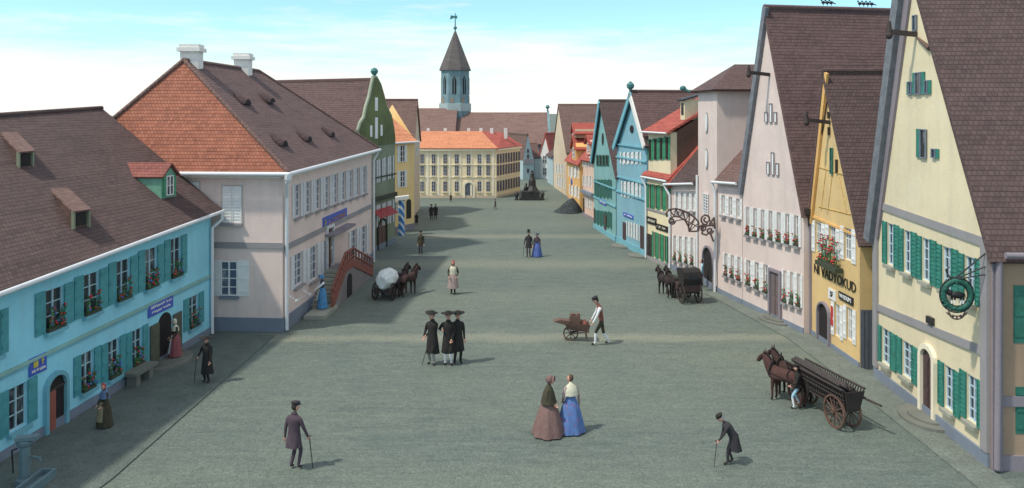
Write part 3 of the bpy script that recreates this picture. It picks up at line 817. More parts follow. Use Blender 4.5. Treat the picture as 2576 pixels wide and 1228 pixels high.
for (ua, za, ub, zb) in ((su0, .12, um-.75, lh), (um-.75, lh, um+.75, lh), (um+.75, lh, su1, .12)):
    for off in (.92, .5): mb.tube(F.pt(ua, za+off, 1.12), F.pt(ub, zb+off, 1.12), .06, .06, 6)
    n = 7 if ub-ua > 2 else 4
    for i in range(n+1):
        q = i/n; u_, z_ = ua+(ub-ua)*q, za+(zb-za)*q
        mb.tube(F.pt(u_, z_, 1.12), F.pt(u_, z_+.98, 1.12), .05, .05, 6)
mb.build('railing', 'rust_railing', t)
mb = MB()
for (ua, za, ub, zb) in ((su0, .12, um-.75, lh), (um-.75, lh, um+.75, lh), (um+.75, lh, su1, .12)):
    mb.prism([F.pt(ua, za-.1, 1.125), F.pt(ub, zb-.1, 1.125), F.pt(ub, zb+.36, 1.125), F.pt(ua, za+.36, 1.125)], F.n*.05)
mb.build('stringer', 'rust_railing', t)
arch_door(t, Facade(tuple(F.pt(um-.55, 0, 1.125)[:2]), tuple(F.pt(um+.6, 0, 1.125)[:2])), .12, .98, 0, 1.22, 'dark_opening', None, panels=False, out=.03)
d0 = F.rect(848, 868, 588, 582, 680, 672)
arch_door(H, F, um-.5, um+.5, lh, lh+2.15, 'brown_wood', 'shade_white', .14, arch=False)
MB().box(F.pt(F.uz(808, 768, .75)[0], .09, .75), F.u*1.15, F.n*.5, (0, 0, .09)).build('doorstep', 'step_stone', H)
bx = F.rect(811, 871, 550, 527, 574, 553); cu, cz = (bx[0]+bx[1])/2, (bx[2]+bx[3])/2; w, h = bx[1]-bx[0], bx[3]-bx[2]
em = scribble(F, cu+w*.05, cz+h*.12, w*.7, .18, .07, 18, .022, 11); em2 = scribble(F, cu+w*.05, cz-h*.2, w*.7, .16, .07, 16, .02, 12); em3 = MB()
ring = [F.pt(cu-w*.42+.09*math.cos(i*.63), cz+.2*math.sin(i*.63), .07) for i in range(9)]; em3.path(ring, .018)
wall_sign(F, (bx[0], bx[1], cz-.34, cz+.34), 'big blue sign with copper coloured letters on the pink house', 'blue_sign', [(em, 'copper_paint'), (em2, 'copper_paint'), (em3, 'yellow_paint')])
MB().fbox(F, bx[0]+.4, bx[1]+.1, cz-.72, cz-.58, .01, .55).build('bar_below_sign', 'mauve_trim', H)  # mauve bar standing out from the wall below the blue sign
# two white doves by the wall
for (px, py, q, lb) in ((747, 757, .55, 'white dove fluttering low beside the pink wall, nearer the corner of the house'), (779, 741, .6, 'white dove fluttering beside the woman in blue')):
    u, z = F.uz(px, py, q); c = F.pt(u, z, q); mb = MB()
    mb.ball(c, .07, .15, .07, 0, 8, 6); mb.ball(c+V((.02, -.16, .06)), .04, .05, .04, 0, 6, 5)
    for s in (-1, 1): mb.prism([c+V((0, -.07, .03)), c+V((s*.30, -.12, .22)), c+V((s*.36, .02, .24)), c+V((s*.12, .1, .06))], (0, 0, .012))
    mb.prism([c+V((-.03, .12, 0)), c+V((.03, .12, 0)), c+V((.07, .27, -.02)), c+V((-.07, .27, -.02))], (0, 0, .012))
    tag(mb.build('dove', 'white_cloth', loc=c), lb, 'dove', 'doves by the pink house')

# ================================================================== LEFT: house with green curved gable
F = Facade((-10.45, 53.8), (-8.9, 60.5))
H = house('townhouse', 'narrow dark house with a mossy green curved gable and white windows', 'house', F)
zA, zB = 7.6, 7.6
def uzs(*p): return [F.uz(*q) for q in p]
cg = uzs((905, 350), (902, 330), (908, 310), (917, 296), (922, 270), (930, 245), (936, 215), (940, 196), (948, 196), (958, 215), (966, 243), (972, 268), (984, 292), (990, 322), (993, 350))
cg = sorted(cg, key=lambda p: p[0]) if False else cg
r1 = F.row((936, 408), (991, 390), (936, 462), (991, 446), 4); r2 = F.row((936, 522), (991, 502), (936, 575), (991, 557), 4)
HH = []
for q in r1+r2:
    w = q[1]-q[0]; HH.append((q[0]+w*.28, q[1]-w*.28, q[2], q[3]))
wall(H, F, 9.5, zA, zB, 'dull_green', HH, skew=V((-1, 3.2, 0)))
for q in HH: window(H, F, *q, frame='shade_white', pane='glass', nx=2, nz=3, shut='shade_white', sw=(q[1]-q[0])*.5, bar=.03)
cu_ = [min(max(p[0], -.05), F.L+.1) if False else p[0] for p in cg]
gab = [(p[0], p[1]) for p in cg]
MB().prism([F.pt(u, z, -.2) for u, z in [(gab[0][0], zA-.02)]+gab+[(gab[-1][0], zA-.02)]], F.n*.26).build('gable', 'moss_plaster', H)
MB().path([F.pt(u, z+.05, -.07) for u, z in gab[:8]]+[F.pt(u, z+.05, -.07) for u, z in gab[8:]], .13, 6).build('gable_coping', 'pale_moss', H)
tp = F.pt((gab[7][0]+gab[8][0])/2, gab[7][1], -.07)
MB().lathe(tp, [(.12, 0), (.09, .18), (.24, .36), (.28, .5), (.2, .66), (.05, .74)], 10).build('finial', 'verdigris', H)
for px, py, h, w in ((947, 300, .95, .24), (934, 330, .8, .18), (947, 322, 1.5, .24), (960, 328, .8, .18)):
    if (px, py) == (947, 300): py = 262
    u, z = F.uz(px, py, .08); MB().fbox(F, u-w, u+w, z-h/2, z+h/2, .062, .09).build('gable_window', 'white_paint', H)
ap = (sum(p[0] for p in gab[7:9])/2, 12.15)
gable_roof(H, F, 9.5, zA, zB, ap, 'roof_mid', front=-.25, skew=V((-1, 3.2, 0)), ohA=.1, ohB=.1)
a, b = F.uz(936, 500), F.uz(991, 478)
MB().fbox(F, 0, F.L, a[1]-.25, a[1]+.05, .002, .2).build('cornice', 'dark_moss', H)
MB().fbox(F, 0, F.L, a[1]+1.4, a[1]+1.48, .002, .12).build('string_course', 'dark_moss', H)
a = F.uz(950, 588)
d = arch_door(H, F, F.L*.50, F.L*.72, 0, 2.1, 'brown_wood', 'dark_moss', .12)
mb = MB()
for i in range(9):
    u = F.L*(.36+.5*i/9); mb.slab([F.pt(u, 2.95, .06), F.pt(u+F.L*.5/9*.62, 2.95, .06), F.pt(u+F.L*.5/9*.62, 2.45, .7), F.pt(u, 2.45, .7)], .03)
mb.build('awning', 'red_cloth', H)
MB().fbox(F, 0, F.L, -.1, .4, .002, .06).build('plinth', 'blue_grey', H)

# ================================================================== LEFT: yellow house and brown roof behind
F = Facade((-9.75, 65), (-8.32, 67.6))
H = house('townhouse', 'tall narrow yellow orange house with an orange roof beside the palace', 'house', F)
zA = zB = 7.6
wall(H, F, 8, zA, zB, 'ochre_light', skew=V((2.1, 4, 0)), side=(.5, 10.6, 10.6))
side_roof(H, F, 8, zA, zB, .5, 10.6, 10.6, 'roof_bright', oh=.3, endA=.4, endB=.1)
gutter(H, [F.pt(-.4, zA-.2, .42), F.pt(F.L+.15, zB-.2, .42), F.pt(F.L+.05, zB-1.3, .2)], .08)
for y0, y1 in ((366, 408), (430, 471)):
    a = F.rect(1005, 1017, y0, y0-1, y1, y1-1); window(H, F, *a, frame='white_paint', pane='glass', nx=2, nz=3, shut='white_paint', sw=.32, deep=False)
a = F.rect(991, 999, 508, 507, 540, 539); window(H, F, *a, frame='white_paint', pane='glass', nx=2, nz=3, deep=False)
a = F.rect(1022, 1034, 508, 506, 553, 552); arch_door(H, F, a[0], a[1], a[2]+.1, a[3]+.2, 'black_paint', None, panels=False)
MB().fbox(F, 0, F.L, -.1, .5, .002, .06).build('plinth', 'mauve_trim', H)
c = gp(1010, 592)
t = thing('striped_pole', 'blue and white striped pole with a white top before the yellow house', 'pole', c)
MB().tube(c, c+V((0, 0, 2.9)), .27, .25, 14).build('shaft', 'pole_stripes', t)
MB().box(c+V((.05, 0, 3.02)), (.52, .1, .06), (-.05, .3, 0), (0, 0, .14)).build('pole_top', 'white_paint', t)
F = Facade((-13.6, 74.5), (-9.3, 74.6))
H = house('townhouse', 'house with a plain steep dark brown roof rising behind the yellow house', 'house', F)
wall(H, F, 7, 7.0, 7.0, 'tan_plaster', side=(.5, 11.1, 11.1))
side_roof(H, F, 7, 7.0, 7.0, .5, 11.05, 11.05, 'roof_warm', oh=.2)

# ================================================================== palace
F = Facade((-11.2, 91.8), (-1.82, 91.7)); S = Facade((-1.82, 91.7), (.99, 98.5))
H = house('palace', 'pale yellow three storey palace with orange roof closing the square', 'palace', F)
zE = 5.75
mb = MB(); bk = [V((.99, 98.5, 0)), V((-11.2, 99.5, 0))]
for (p, q) in ((F.A, F.B), (F.B, bk[0]), (bk[0], bk[1]), (bk[1], F.A)):
    mb.poly([p+V((0, 0, -.1)), q+V((0, 0, -.1)), q+V((0, 0, zE)), p+V((0, 0, zE))])
mb.build('wall', 'cream_plaster', H)
cols = [1062, 1091, 1120, 1149, 1179, 1206, 1228]
for ri, (y0, y1) in enumerate(((388, 412), (417, 442), (456, 482))):
    for ci, x in enumerate(cols):
        if ri == 2 and ci == 4: continue
        u, zt = F.uz(x, y0); _, zb = F.uz(x, y1)
        window(H, F, u-.23, u+.23, zb, zt, frame='pink_grey_trim', pane='glass_blue', nx=2, nz=3, deep=False, bar=.025, fw=.04, sill='cream_plaster')
    for i in range(9):
        u = S.L*(i+.5)/9; h = (y1-y0)/2000*93; zt = CH-(y0-HY)/2000*91.8
        window(H, S, u-.22, u+.22, zt-h, zt, frame='mauve_trim', pane='glass', nx=2, nz=3, deep=False, bar=.02, fw=.03)
for FF in (F, S):
    for y in (415, 446):
        z = CH-(y-HY)/2000*91.8; MB().fbox(FF, 0, FF.L+.03, z-.04, z+.05, .002, .06).build('string_course', 'pale_cream', H)
    MB().fbox(FF, -.02, FF.L+.03, zE-.3, zE, .002, .25).build('cornice', 'pale_cream', H)
    MB().fbox(FF, -.02, FF.L, -.1, .28, .002, .06).build('plinth', 'tan_plaster', H)
mb = MB()
for i in range(8):
    u = F.L*i/7*.94+.2; mb.fbox(F, u-.12, u+.12, .28, zE-.3, .002, .05)
mb.build('pilaster', 'pale_cream', H)
u0, z0, = F.uz(1170, 498)[0], 0; u1 = F.uz(1190, 498)[0]
arch_door(H, F, u0, u1, 0.02, 1.75, 'blue_door', 'pale_cream', .22)
A_, B_ = F.pt(-.3, zE, .3), V((-1.6, 91.35, zE)); C_, D_ = V((1.4, 98.7, zE)), V((-11.5, 99.9, zE))
R1, R2 = V((-10.9, 96, 7.6)), V((-3.7, 96, 7.6)); R3 = V((-1.2, 97.4, 7.4))
MB().slab([A_, B_, R2, R1], .12).build('roof', 'roof_bright', H)
o = MB().slab([B_, C_, R3], .12); o.slab([B_, R3, R2], .12); o = o.build('roof', 'roof_red', H); o['label'] = 'dark red tiled side slope'
mb = MB().slab([C_, D_, R1], .12); mb.slab([C_, R1, R2], .12); mb.slab([D_, A_, R1], .12); mb.build('roof', 'roof_red', H)
for x in (1077, 1120, 1179, 1210, 1237, 1272):
    px = ray(x, 330, 96.2); chimney(H, V((px.x, px.y, 7.45)), .35, .35, .5, cap=False)

# ================================================================== church
FC = Facade((-15.7, 128), (6.1, 128))
t = thing('church', 'church with a tall grey blue tower and long brown nave roof behind the palace', 'church', (-8.5, 130, 0))
mb = MB(); x0, x1 = -16.5, 5.7
zr = CH-(285-HY)/2000*134
mb.prism([V((x0, 128, 0)), V((x0, 140, 0)), V((x0, 140, 5)), V((x0, 134, zr)), V((x0, 128, 5))], (x1-x0, 0, 0)); mb.build('nave', 'church_stone', t)
mb = MB(); mb.slab([(-9.3, 127.4, 4.7), (x1+.2, 127.4, 4.7), (x1+.2, 134, zr+.15), (-9.3, 134, zr+.15)], .2); mb.slab([(x1+.2, 140.6, 4.7), (x0, 140.6, 4.7), (x0, 134, zr+.15), (x1+.2, 134, zr+.15)], .2); mb.build('roof', 'roof_church', t)
mb = MB(); mb.slab([(-17, 126.6, 4.9), (-9.15, 126.6, 4.9), (-9.15, 133, zr+.85), (-17, 133, zr+.85)], .2); mb.build('roof', 'roof_church', t)
MB().prism([V((x1+.2, 127.3, 4.4)), V((x1+.2, 134, zr+.4)), V((x1+.2, 140.6, 4.4))], (.35, 0, 0)).build('gable', 'church_stone', t)
MB().lathe((x1+.3, 134, zr+.3), [(.15, 0), (.12, .4), (.4, .75), (.15, 1.1)], 8).build('finial', 'verdigris', t)
tc = V((-9.66, 135.3, 0)); Rw = 2.75
def octring(r, z, n=8): return [tc+V((r*math.cos(2*math.pi*(i+.5)/n), r*math.sin(2*math.pi*(i+.5)/n), z)) for i in range(n)]
mb = MB(); mb.loft([octring(2.8, 8), octring(2.8, 11.3), octring(2.55, 11.4), octring(2.5, 17.0)], 0, smooth=False); tw = mb.build('tower', 'church_stone', t)
mb = MB(); mb.loft([octring(2.86, 10.0), octring(2.86, 11.3)], smooth=False); mb.build('balustrade', 'pale_stone', tw)
for i in range(8):
    a = 2*math.pi*i/8-math.pi/2; n = V((math.cos(a), math.sin(a), 0)); 
    if n.y > .3: continue
    c = tc+n*(2.5*math.cos(math.pi/8)+.02); uu = V((-n.y, n.x, 0))
    mb = MB(); pts = [c+uu*-.32+V((0, 0, 12.9)), c+uu*.32+V((0, 0, 12.9)), c+uu*.32+V((0, 0, 15.3)), c+V((0, 0, 15.9)), c-uu*.32+V((0, 0, 15.3))]
    mb.prism(pts, n*.05); w = mb.build('belfry_opening', 'dark_opening', tw)
    MB().box(c+n*.07+V((0, 0, 14.2)), uu*.05, n*.03, (0, 0, 1.4)).build('mullion', 'church_stone', w)
    mb = MB(); mb.prism([c+uu*-.7+V((0, 0, 11.45)), c+uu*.0+V((0, 0, 11.45)), c-uu*.35+V((0, 0, 12.5))], n*.12); mb.build('buttress', 'brown_plaster', tw)
mb = MB(); mb.loft([octring(2.85, 16.9), octring(2.75, 17.25), octring(.16, 23.6)], smooth=False); sp = mb.build('spire', 'roof_slate', t)
mb = MB(); mb.lathe(tc+V((0, 0, 23.5)), [(.1, 0), (.1, .35), (.3, .6), (.3, .8), (.1, 1.0), (.07, 3.2)], 8)
mb.prism([tc+V((-.9, -.03, 25.6)), tc+V((-.1, -.03, 25.9)), tc+V((.35, -.03, 25.7)), tc+V((.35, -.03, 26.3)), tc+V((-.1, -.03, 26.2)), tc+V((-.75, -.03, 26.35))], (0, .06, 0))
mb.build('weathervane', 'verdigris', sp)
# ================================================================== RIGHT: big yellow gable house
F = Facade((13.33, 22.2), (13.65, 29.9))
H = house('gable_house', 'large pale yellow gable house with green shutters and a hanging inn sign', 'house', F)
zA, zB = 6.38, 6.5
apx = (27.25-22.2, 15.6)
r1 = F.row((2473, 660), (2222, 555), (2473, 772), (2222, 658), 5)
g1 = F.row((2312, 880), (2206, 814), (2310, 967), (2208, 903), 2)
g2 = F.row((2478, 960), (2362, 913), (2478, 1078), (2362, 1018), 2)
HH = []
for q in r1+g1+g2:
    w = q[1]-q[0]; m = (q[0]+q[1])/2; HH.append((m-w*.225, m+w*.225, q[2], q[3]))
wall(H, F, 11, zA, zB, 'yellow_plaster', HH, apex=apx)
for q in HH:
    w = (q[1]-q[0])/.45
    window(H, F, *q, frame='pale_blue_bar', pane='glass', nx=2, nz=4, shut='green_paint', sw=w*.27, sill='step_stone', bar=.026, louv=True)
gable_roof(H, F, 11, zA, zB, apx, 'roof_brown', ohA=.35, ohB=.12, front=.12, lift=.02)
a, b = F.uz(2475, 612), F.uz(2222, 520); band(H, F, a[1]-.1, b[1]-.1, .26, .05, 'grey_trim')
a, b = F.uz(2480, 885), F.uz(2208, 774); band(H, F, a[1]-.12, b[1]-.12, .26, .06, 'grey_trim')
MB().fbox(F, -.02, .32, .45, zA+.05, .002, .09).build('pilaster', 'grey_trim', H)
MB().fbox(F, F.L-.34, F.L+.02, .45, zB-.05, .002, .09).build('pilaster', 'grey_trim', H)
MB().fbox(F, -.03, F.L, -.1, .42, .002, .07).build('plinth', 'blue_grey', H)
verge_board(H, F, (F.L+.35, zB-1.3), (apx[0], apx[1]+.1), .5, 'slate_trim', .02, .3)
verge_board(H, F, (F.L-.05, zB-1.1), (apx[0]-.2, apx[1]-1.0), .38, 'mauve_trim', .0, .1)
# side wall facing the viewer
S2 = Facade((13.33, 22.2), (24.3, 21.75))
for (x0, x1, a, b, c, d) in ((2545, 2585, 722, 718, 858, 862), (2550, 2588, 975, 975, 1085, 1090)):
    q = S2.rect(x0, x1, a, b, c, d); window(H, S2, q[0]+.45, q[0]+1.2, q[2], q[3], frame='mauve_trim', pane='glass', nx=2, nz=3, shut='dkgreen_paint', sw=.42, deep=False)
MB().fbox(S2, .0, S2.L, -.1, 6.25, .003, .03).build('shaded_side', 'brown_plaster', H)  # brown sheet over the yellow side wall, shade painted into its colour
a = S2.uz(2540, 1010); MB().fbox(S2, 0.3, S2.L, a[1]-.12, a[1]+.16, .03, .08).build('string_course', 'mauve_trim', H)
MB().fbox(S2, .32, S2.L, -.1, .42, .03, .09).build('plinth', 'mauve_trim', H)
MB().fbox(S2, .02, .30, -.05, 6.2, .03, .14).build('pilaster', 'mauve_trim', H)
gutter(H, [V((13.5, 21.75, 6.05)), V((24, 21.35, 6.0))], .09, 'mauve_trim')
a = F.uz(2498, 960); gutter(H, [V((13.45, 21.95, 5.9)), V((13.42, 21.98, .1))], .09, 'mauve_trim', 'downpipe')
# door
a = F.rect(2326, 2350, 886, 890, 1045, 1060)
d = arch_door(H, F, a[0]-.05, a[1]+.05, .12, a[3]+.12, 'plum_wood', 'pale_cream', .17)
m = (a[0]+a[1])/2; mb = MB()
for rr, h in ((1.15, .13), (.8, .2)):
    mb.prism([F.pt(m+rr*math.cos(math.pi*i/10), h-.07, .02+.75*rr*math.sin(math.pi*i/10)) for i in range(11)], (0, 0, .09))
mb.build('doorstep', 'step_dark', H)
# gable openings
def slit(px, py0, py1, w, fm='green_paint', pane='glass', left=True, wp=None):
    u, z1 = F.uz(px, py0); _, z0 = F.uz(px, py1)
    wn = window(H, F, u-w, u+w, z0, z1, frame='blue_grey', pane=pane, nx=1, nz=1, deep=False, fw=.03)
    for s in ((-1, 1) if left else (-1,)):
        pass
    return wn, u, z0, z1
wn, u, z0, z1 = slit(2304, 38, 78, .13)
wn, u, z0, z1 = slit(2313, 182, 238, .2)
for s in (-1, 1): MB().fbox(F, u+s*.32-.1, u+s*.32+.1, z0, z1, .012, .05).build('shutter', 'green_paint', wn)
for s in (-1, 1):
    w2 = window(H, F, u+s*.56-.1, u+s*.56+.1, z0, z0+.45, frame='blue_grey', pane='glass', nx=1, nz=1, deep=False, fw=.03)
    MB().fbox(F, u+s*.76-.08, u+s*.76+.08, z0, z0+.45, .012, .05).build('shutter', 'green_paint', w2)
wn, u, z0, z1 = slit(2326, 325, 398, .2)
MB().fbox(F, u+.22, u+.5, z0, z1, .012, .05).build('shutter', 'green_paint', wn)
wn, u, z0, z1 = slit(2352, 374, 398, .13)
MB().fbox(F, u-.3, u-.14, z0, z1, .012, .05).build('shutter', 'green_paint', wn)
def hoist(HH_, FF, px, py, L=.9):
    u, z = FF.uz(px, py, 0); mb = MB()
    p = FF.pt(u, z, .0); q = p+FF.n*L+V((0, 0, .1)); mb.box((p+q)/2, (q-p)/2, FF.u*.07, (0, 0, .08))
    mb.tube(q+V((0, 0, .35)), q+V((0, 0, -.02)), .05, .1, 6); mb.ball(q+V((0, 0, -.12)), .12, .12, .14)
    return mb.build('hoist_beam', 'dark_wood', HH_)
hoist(H, F, 2306, 87)
u, z = F.uz(2330, 112); MB().tube(F.pt(F.uz(2312, 96)[0], F.uz(2312, 96)[1], .05), F.pt(F.uz(2343, 122)[0], F.uz(2343, 122)[1], .05), .04, .09).build('gable_shadow', 'brown_wood', H)  # diagonal cast shadow on the gable, modelled as a brown rod
a = F.rect(2338, 2352, 795, 800, 812, 818); MB().fbox(F, a[0], a[1], a[2], a[3], .01, .12).build('lantern_bracket', 'black_metal', H)
# hanging inn sign (wreath with a dark ox) on three struts
c = ray(2407, 742, 22.5)
SGN = thing('inn_sign', 'round green wreath sign with a dark ox hung on iron rods', 'sign', c)
axx, azz = V((1, -.12, 0)).normalized(), V((0, 0, 1))
def ringmb(c, ra, rb, thick, mi=0, n=28, a0=0, a1=2*math.pi):
    mb = MB()
    pts = [c+axx*ra*math.cos(a0+(a1-a0)*i/n)+azz*rb*math.sin(a0+(a1-a0)*i/n) for i in range(n+1)]
    for p, q in zip(pts[:-1], pts[1:]): mb.tube(p, q, thick, thick, 7, mi); mb.ball(q, thick*1.02, thick*1.02, thick*1.02, mi, 6, 4)
    return mb
mb = ringmb(c, .37, .40, .075); rnd = random.Random(3)
for i in range(150):
    a = rnd.uniform(0, 6.283); p = c+axx*.37*math.cos(a)+azz*.40*math.sin(a)+V((rnd.uniform(-.07, .07), rnd.uniform(-.08, .08), rnd.uniform(-.07, .07)))
    d = V((rnd.gauss(0, 1), rnd.gauss(0, 1), rnd.gauss(0, 1))).normalized()*.06; e = d.orthogonal().normalized()*.025
    mb.poly([p-d, p-e, p+d, p+e])
mb.build('wreath', 'wreath_green', SGN)
m2 = ringmb(c, .46, .50, .02); m2.join(ringmb(c, .29, .32, .018)); m2.build('rim', 'black_metal', SGN)
ox = MB(); b0 = c+azz*.0
ox.ball(b0+axx*.02, .20, .07, .105); ox.ball(b0-axx*.19+azz*.06, .09, .06, .09); ox.ball(b0-axx*.24+azz*.12, .055, .05, .075); 
for x in (-.14, -.06, .1, .17): ox.tube(b0+axx*x-azz*.04, b0+axx*(x+.01)-azz*.15, .032, .024, 6, 0); ox.tube(b0+axx*(x+.01)-azz*.15, b0+axx*(x+.0)-azz*.25, .026, .02, 6, 1)
for s in (-1, 1): ox.path([b0-axx*.25+azz*.17+axx.cross(azz)*s*.03, b0-axx*(.25+s*.05)+azz*.24], .012)
ox.tube(b0+axx*.2+azz*.05, b0+axx*.25-azz*.1, .014, .01); ox.build('ox_figure', ['black_paint', 'white_paint'], SGN)
mb = ringmb(c-azz*.47, .22, .22, .02, n=14, a0=math.pi, a1=2*math.pi); mb.join(ringmb(c-azz*.50, .27, .10, .018, n=14, a0=math.pi, a1=2*math.pi))
for x in (-.2, -.1, 0, .1, .2): mb.ball(c-azz*(.66-abs(x)*.6)+axx*x, .04, .03, .045, 0, 6, 5)
mb.build('ornament', 'iron', SGN)
mb = MB(); tp = c+azz*.42-axx*.1
for (px, py) in ((2489, 632), (2489, 668), (2489, 690)):
    u, z = F.uz(px, py); mb.tube(tp, F.pt(max(u, .02), z, .02), .022, .022, 6)
mb.path([tp, tp-axx*.12+azz*.12, tp-axx*.2+azz*.28, tp-axx*.1+azz*.36], .02); mb.build('iron_rods', 'black_metal', SGN)

# ================================================================== RIGHT: ochre half timbered inn
F = Facade((13.5, 30.86), (13.4, 35.55))
H = house('gable_house', 'ochre half timbered gable house with black lettering and a flower basket', 'house', F)
zA, zB = 5.35, 5.55; apx = (3.2, 11.6)
r1 = F.row((2155, 579), (2043, 557), (2154, 661), (2043, 631), 3); g1 = F.row((2155, 781), (2092, 762), (2155, 862), (2093, 843), 2)
HH = []
for q in r1+g1:
    w = q[1]-q[0]; m = (q[0]+q[1])/2; HH.append((m-w*.24, m+w*.24, q[2], q[3]))
wall(H, F, 9, zA, zB, 'ochre_plaster', HH, apex=apx)
for q in HH: w = (q[1]-q[0])/.48; window(H, F, *q, frame='white_paint', pane='glass', nx=3, nz=3, shut='white_paint', sw=w*.24, bar=.028)
gable_roof(H, F, 9, zA, zB, apx, 'roof_brown', ohA=.35, ohB=.3, front=.15)
verge_board(H, F, (F.L+.25, zB-.45), (apx[0], apx[1]+.1), .42, 'orange_plaster', .02, .12)
MB().tube(F.pt(F.uz(2087, 240)[0], F.uz(2087, 240)[1], .05), F.pt(F.uz(2044, 480)[0], F.uz(2044, 480)[1], .05), .03, .03).build('lightning_rod', 'black_metal', H)
for i, (px, py, h, w) in enumerate(((2087, 356, .3, .06), (2088, 408, .35, .07), (2094, 490+10, 1.1, .11), (2107, 512, .55, .06))):
    u, z = F.uz(px, py); py = z
    u, z = F.uz(px, 405 if i == 2 else (418 if i == 3 else (330 if i == 1 else 290)))
    window(H, F, u-w, u+w, z-h/2, z+h/2, frame='green_paint' if i == 2 else 'dark_wood', pane='glass', nx=1, nz=1, deep=False, fw=.025)
for (a, b) in (((2060, 520), (2140, 540)), ((2058, 420), (2122, 440)), ((2082, 540), (2094, 440)), ((2112, 445), (2132, 540)), ((2066, 530), (2078, 430))):
    p, q = F.uz(*a), F.uz(*b); MB().tube(F.pt(p[0], p[1], -.02), F.pt(q[0], q[1], -.02), .045, .045, 6).build('timber', 'ochre_timber', H)
hoist(H, F, 2088, 308, 1.0)
a = F.rect(2062, 2089, 762, 766, 860, 872); arch_door(H, F, a[0], a[1], .05, a[3], 'dark_opening', 'mauve_trim', .08, panels=False)
a = F.uz(2038, 530); MB().fbox(F, F.L-.04, F.L+.3, -.05, zB-.1, .003, .10).build('pilaster', 'mauve_trim', H)
MB().fbox(F, F.L-.2, F.L+.42, zB-.15, zB+.1, .003, .34).build('gutter_end', 'black_metal', H)
S3 = Facade((13.5, 30.86), (14.9, 30.83))
mb = MB()
for i in range(7): mb.fbox(S3, .02+i*.16, .15+i*.16, -.05, 2.3, .01, .07)
mb.build('side_gate', 'slate_wood', H)
band(H, F, zA-.28, zB-.28, .1, .05, 'orange_plaster')
MB().fbox(F, 0, F.L, -.1, .25, .002, .05).build('plinth', 'blue_grey', H)
p, q = F.uz(2044, 690), F.uz(2156, 705)
cu = (p[0]+q[0])/2-.1; cz = (F.uz(2044, 690)[1]+F.uz(2156, 708)[1])/2
txt = text_mb(F, 'NI VADYOKUD', cu, cz, .58, .03, width=abs(p[0]-q[0])*.93)
tag(txt.build('painted_lettering', 'black_paint', loc=F.pt(cu, cz-.3, .03)), 'row of big black painted letters across the ochre house front', 'lettering')
a = F.rect(2086, 2104, 726, 730, 752, 756); wall_sign(F, a, 'small white square sign over the arched door of the ochre house', 'white_paint', text_mb(F, 'SF', (a[0]+a[1])/2, (a[2]+a[3])/2, .32, .06), 'black_paint')
a = F.rect(2112, 2148, 737, 745, 757, 763); wall_sign(F, a, 'black sign with white writing over the lower window of the ochre house', 'black_paint', text_mb(F, 'WIIXM', (a[0]+a[1])/2, (a[2]+a[3])/2, .24, .06, width=(a[1]-a[0])*.8), 'white_paint')
q = HH[4]; MB().fbox(F, q[1]+.05, q[1]+.22, q[2]+.35, q[3]-.15, .045, .07).build('poster', 'red_paint', H)
a = F.rect(2072, 2124, 600, 610, 655, 662)
flowers(F, a[0]+.1, a[1]-.1, a[2]-.1, 1.25, 'large basket of red flowers under the middle upper window of the ochre house', None, ('flower_red', 'flower_red'), out=.22, dens=60, seed=71)
MB().fbox(F, a[0], a[1], a[2]-.28, a[2]-.1, .05, .38).build('flower_shelf', 'basket', H)

# ================================================================== RIGHT: big rose gable house
F = Facade((13.05, 35.55), (11.9, 41))
H = house('gable_house', 'tall rose grey gable house with white shutters and red window flowers', 'house', F)
zA, zB = 5.6, 6.4; apx = (3.25, 15.0)
r1 = F.row((2017, 545), (1874, 520), (2016, 620), (1873, 588), 7); g1 = F.row((1939, 670), (1874, 653), (1939, 741), (1874, 712), 3); g2 = F.row((2020, 692), (1968, 680), (2020, 773), (1968, 757), 3)
HH = []
for q in r1+g1+g2:
    w = q[1]-q[0]; m = (q[0]+q[1])/2; HH.append((m-w*.25, m+w*.25, q[2], q[3]))
wall(H, F, 12, zA, zB, 'rose_plaster', HH, apex=apx)
for i, q in enumerate(HH):
    w = (q[1]-q[0])/.5; window(H, F, *q, frame='white_paint', pane='glass', nx=2, nz=3, shut='white_paint', sw=w*.235, sill='grey_trim', bar=.022, louv=i < 7)
srt = sorted(HH[:7], key=lambda q: -q[0])
for i, q in enumerate(srt): flowers(F, q[0], q[1], q[2]-.02, .5, f'red flowers in the {ORD[i]} upper window from the left, tall rose gable house', 'red flowers on the rose house sills', ('flower_red',), seed=30+i, dens=22, out=.05)
srt = sorted(HH[7:10], key=lambda q: -q[0])
for i, q in enumerate(srt): flowers(F, q[0], q[1], q[2]-.02, .55, f'red flowers, {ORD[i]} of three lower windows left of the tall rose house door', 'red flowers on the rose house sills', ('flower_red',), seed=40+i, dens=22, out=.05)
srt = sorted(HH[10:], key=lambda q: -q[0])
for i, q in enumerate(srt): flowers(F, q[0], q[1], q[2]-.02, .6, f'red flowers, {ORD[i]} of three lower windows right of the tall rose house door', 'red flowers on the rose house sills', ('flower_red',), seed=50+i, dens=24, out=.05)
gable_roof(H, F, 12, zA, zB, apx, 'roof_mid', ohA=.15, ohB=.15, front=.12, lift=.02)
verge_board(H, F, (F.L+.25, zB-.6), (apx[0], apx[1]+.1), .32, 'slate_trim', .02, .2)
for (px, y0, y1) in ((1941, 260, 308), (1946, 383, 440)):
    u, z1 = F.uz(px, y0); _, z0 = F.uz(px, y1)
    for du, top in ((0, 1), (-.42, .55), (.42, .55)):
        window(H, F, u+du-.13, u+du+.13, z0, z0+(z1-z0)*top, frame='mauve_trim', pane='white_paint', nx=1, nz=1, deep=False, fw=.025, name='gable_vent')
hoist(H, F, 1936, 188, 1.1)
a = F.rect(1941, 1964, 680, 690, 790, 803); d = arch_door(H, F, a[0], a[1], .12, a[3], 'grey_door', 'mauve_trim', .14, arch=False)
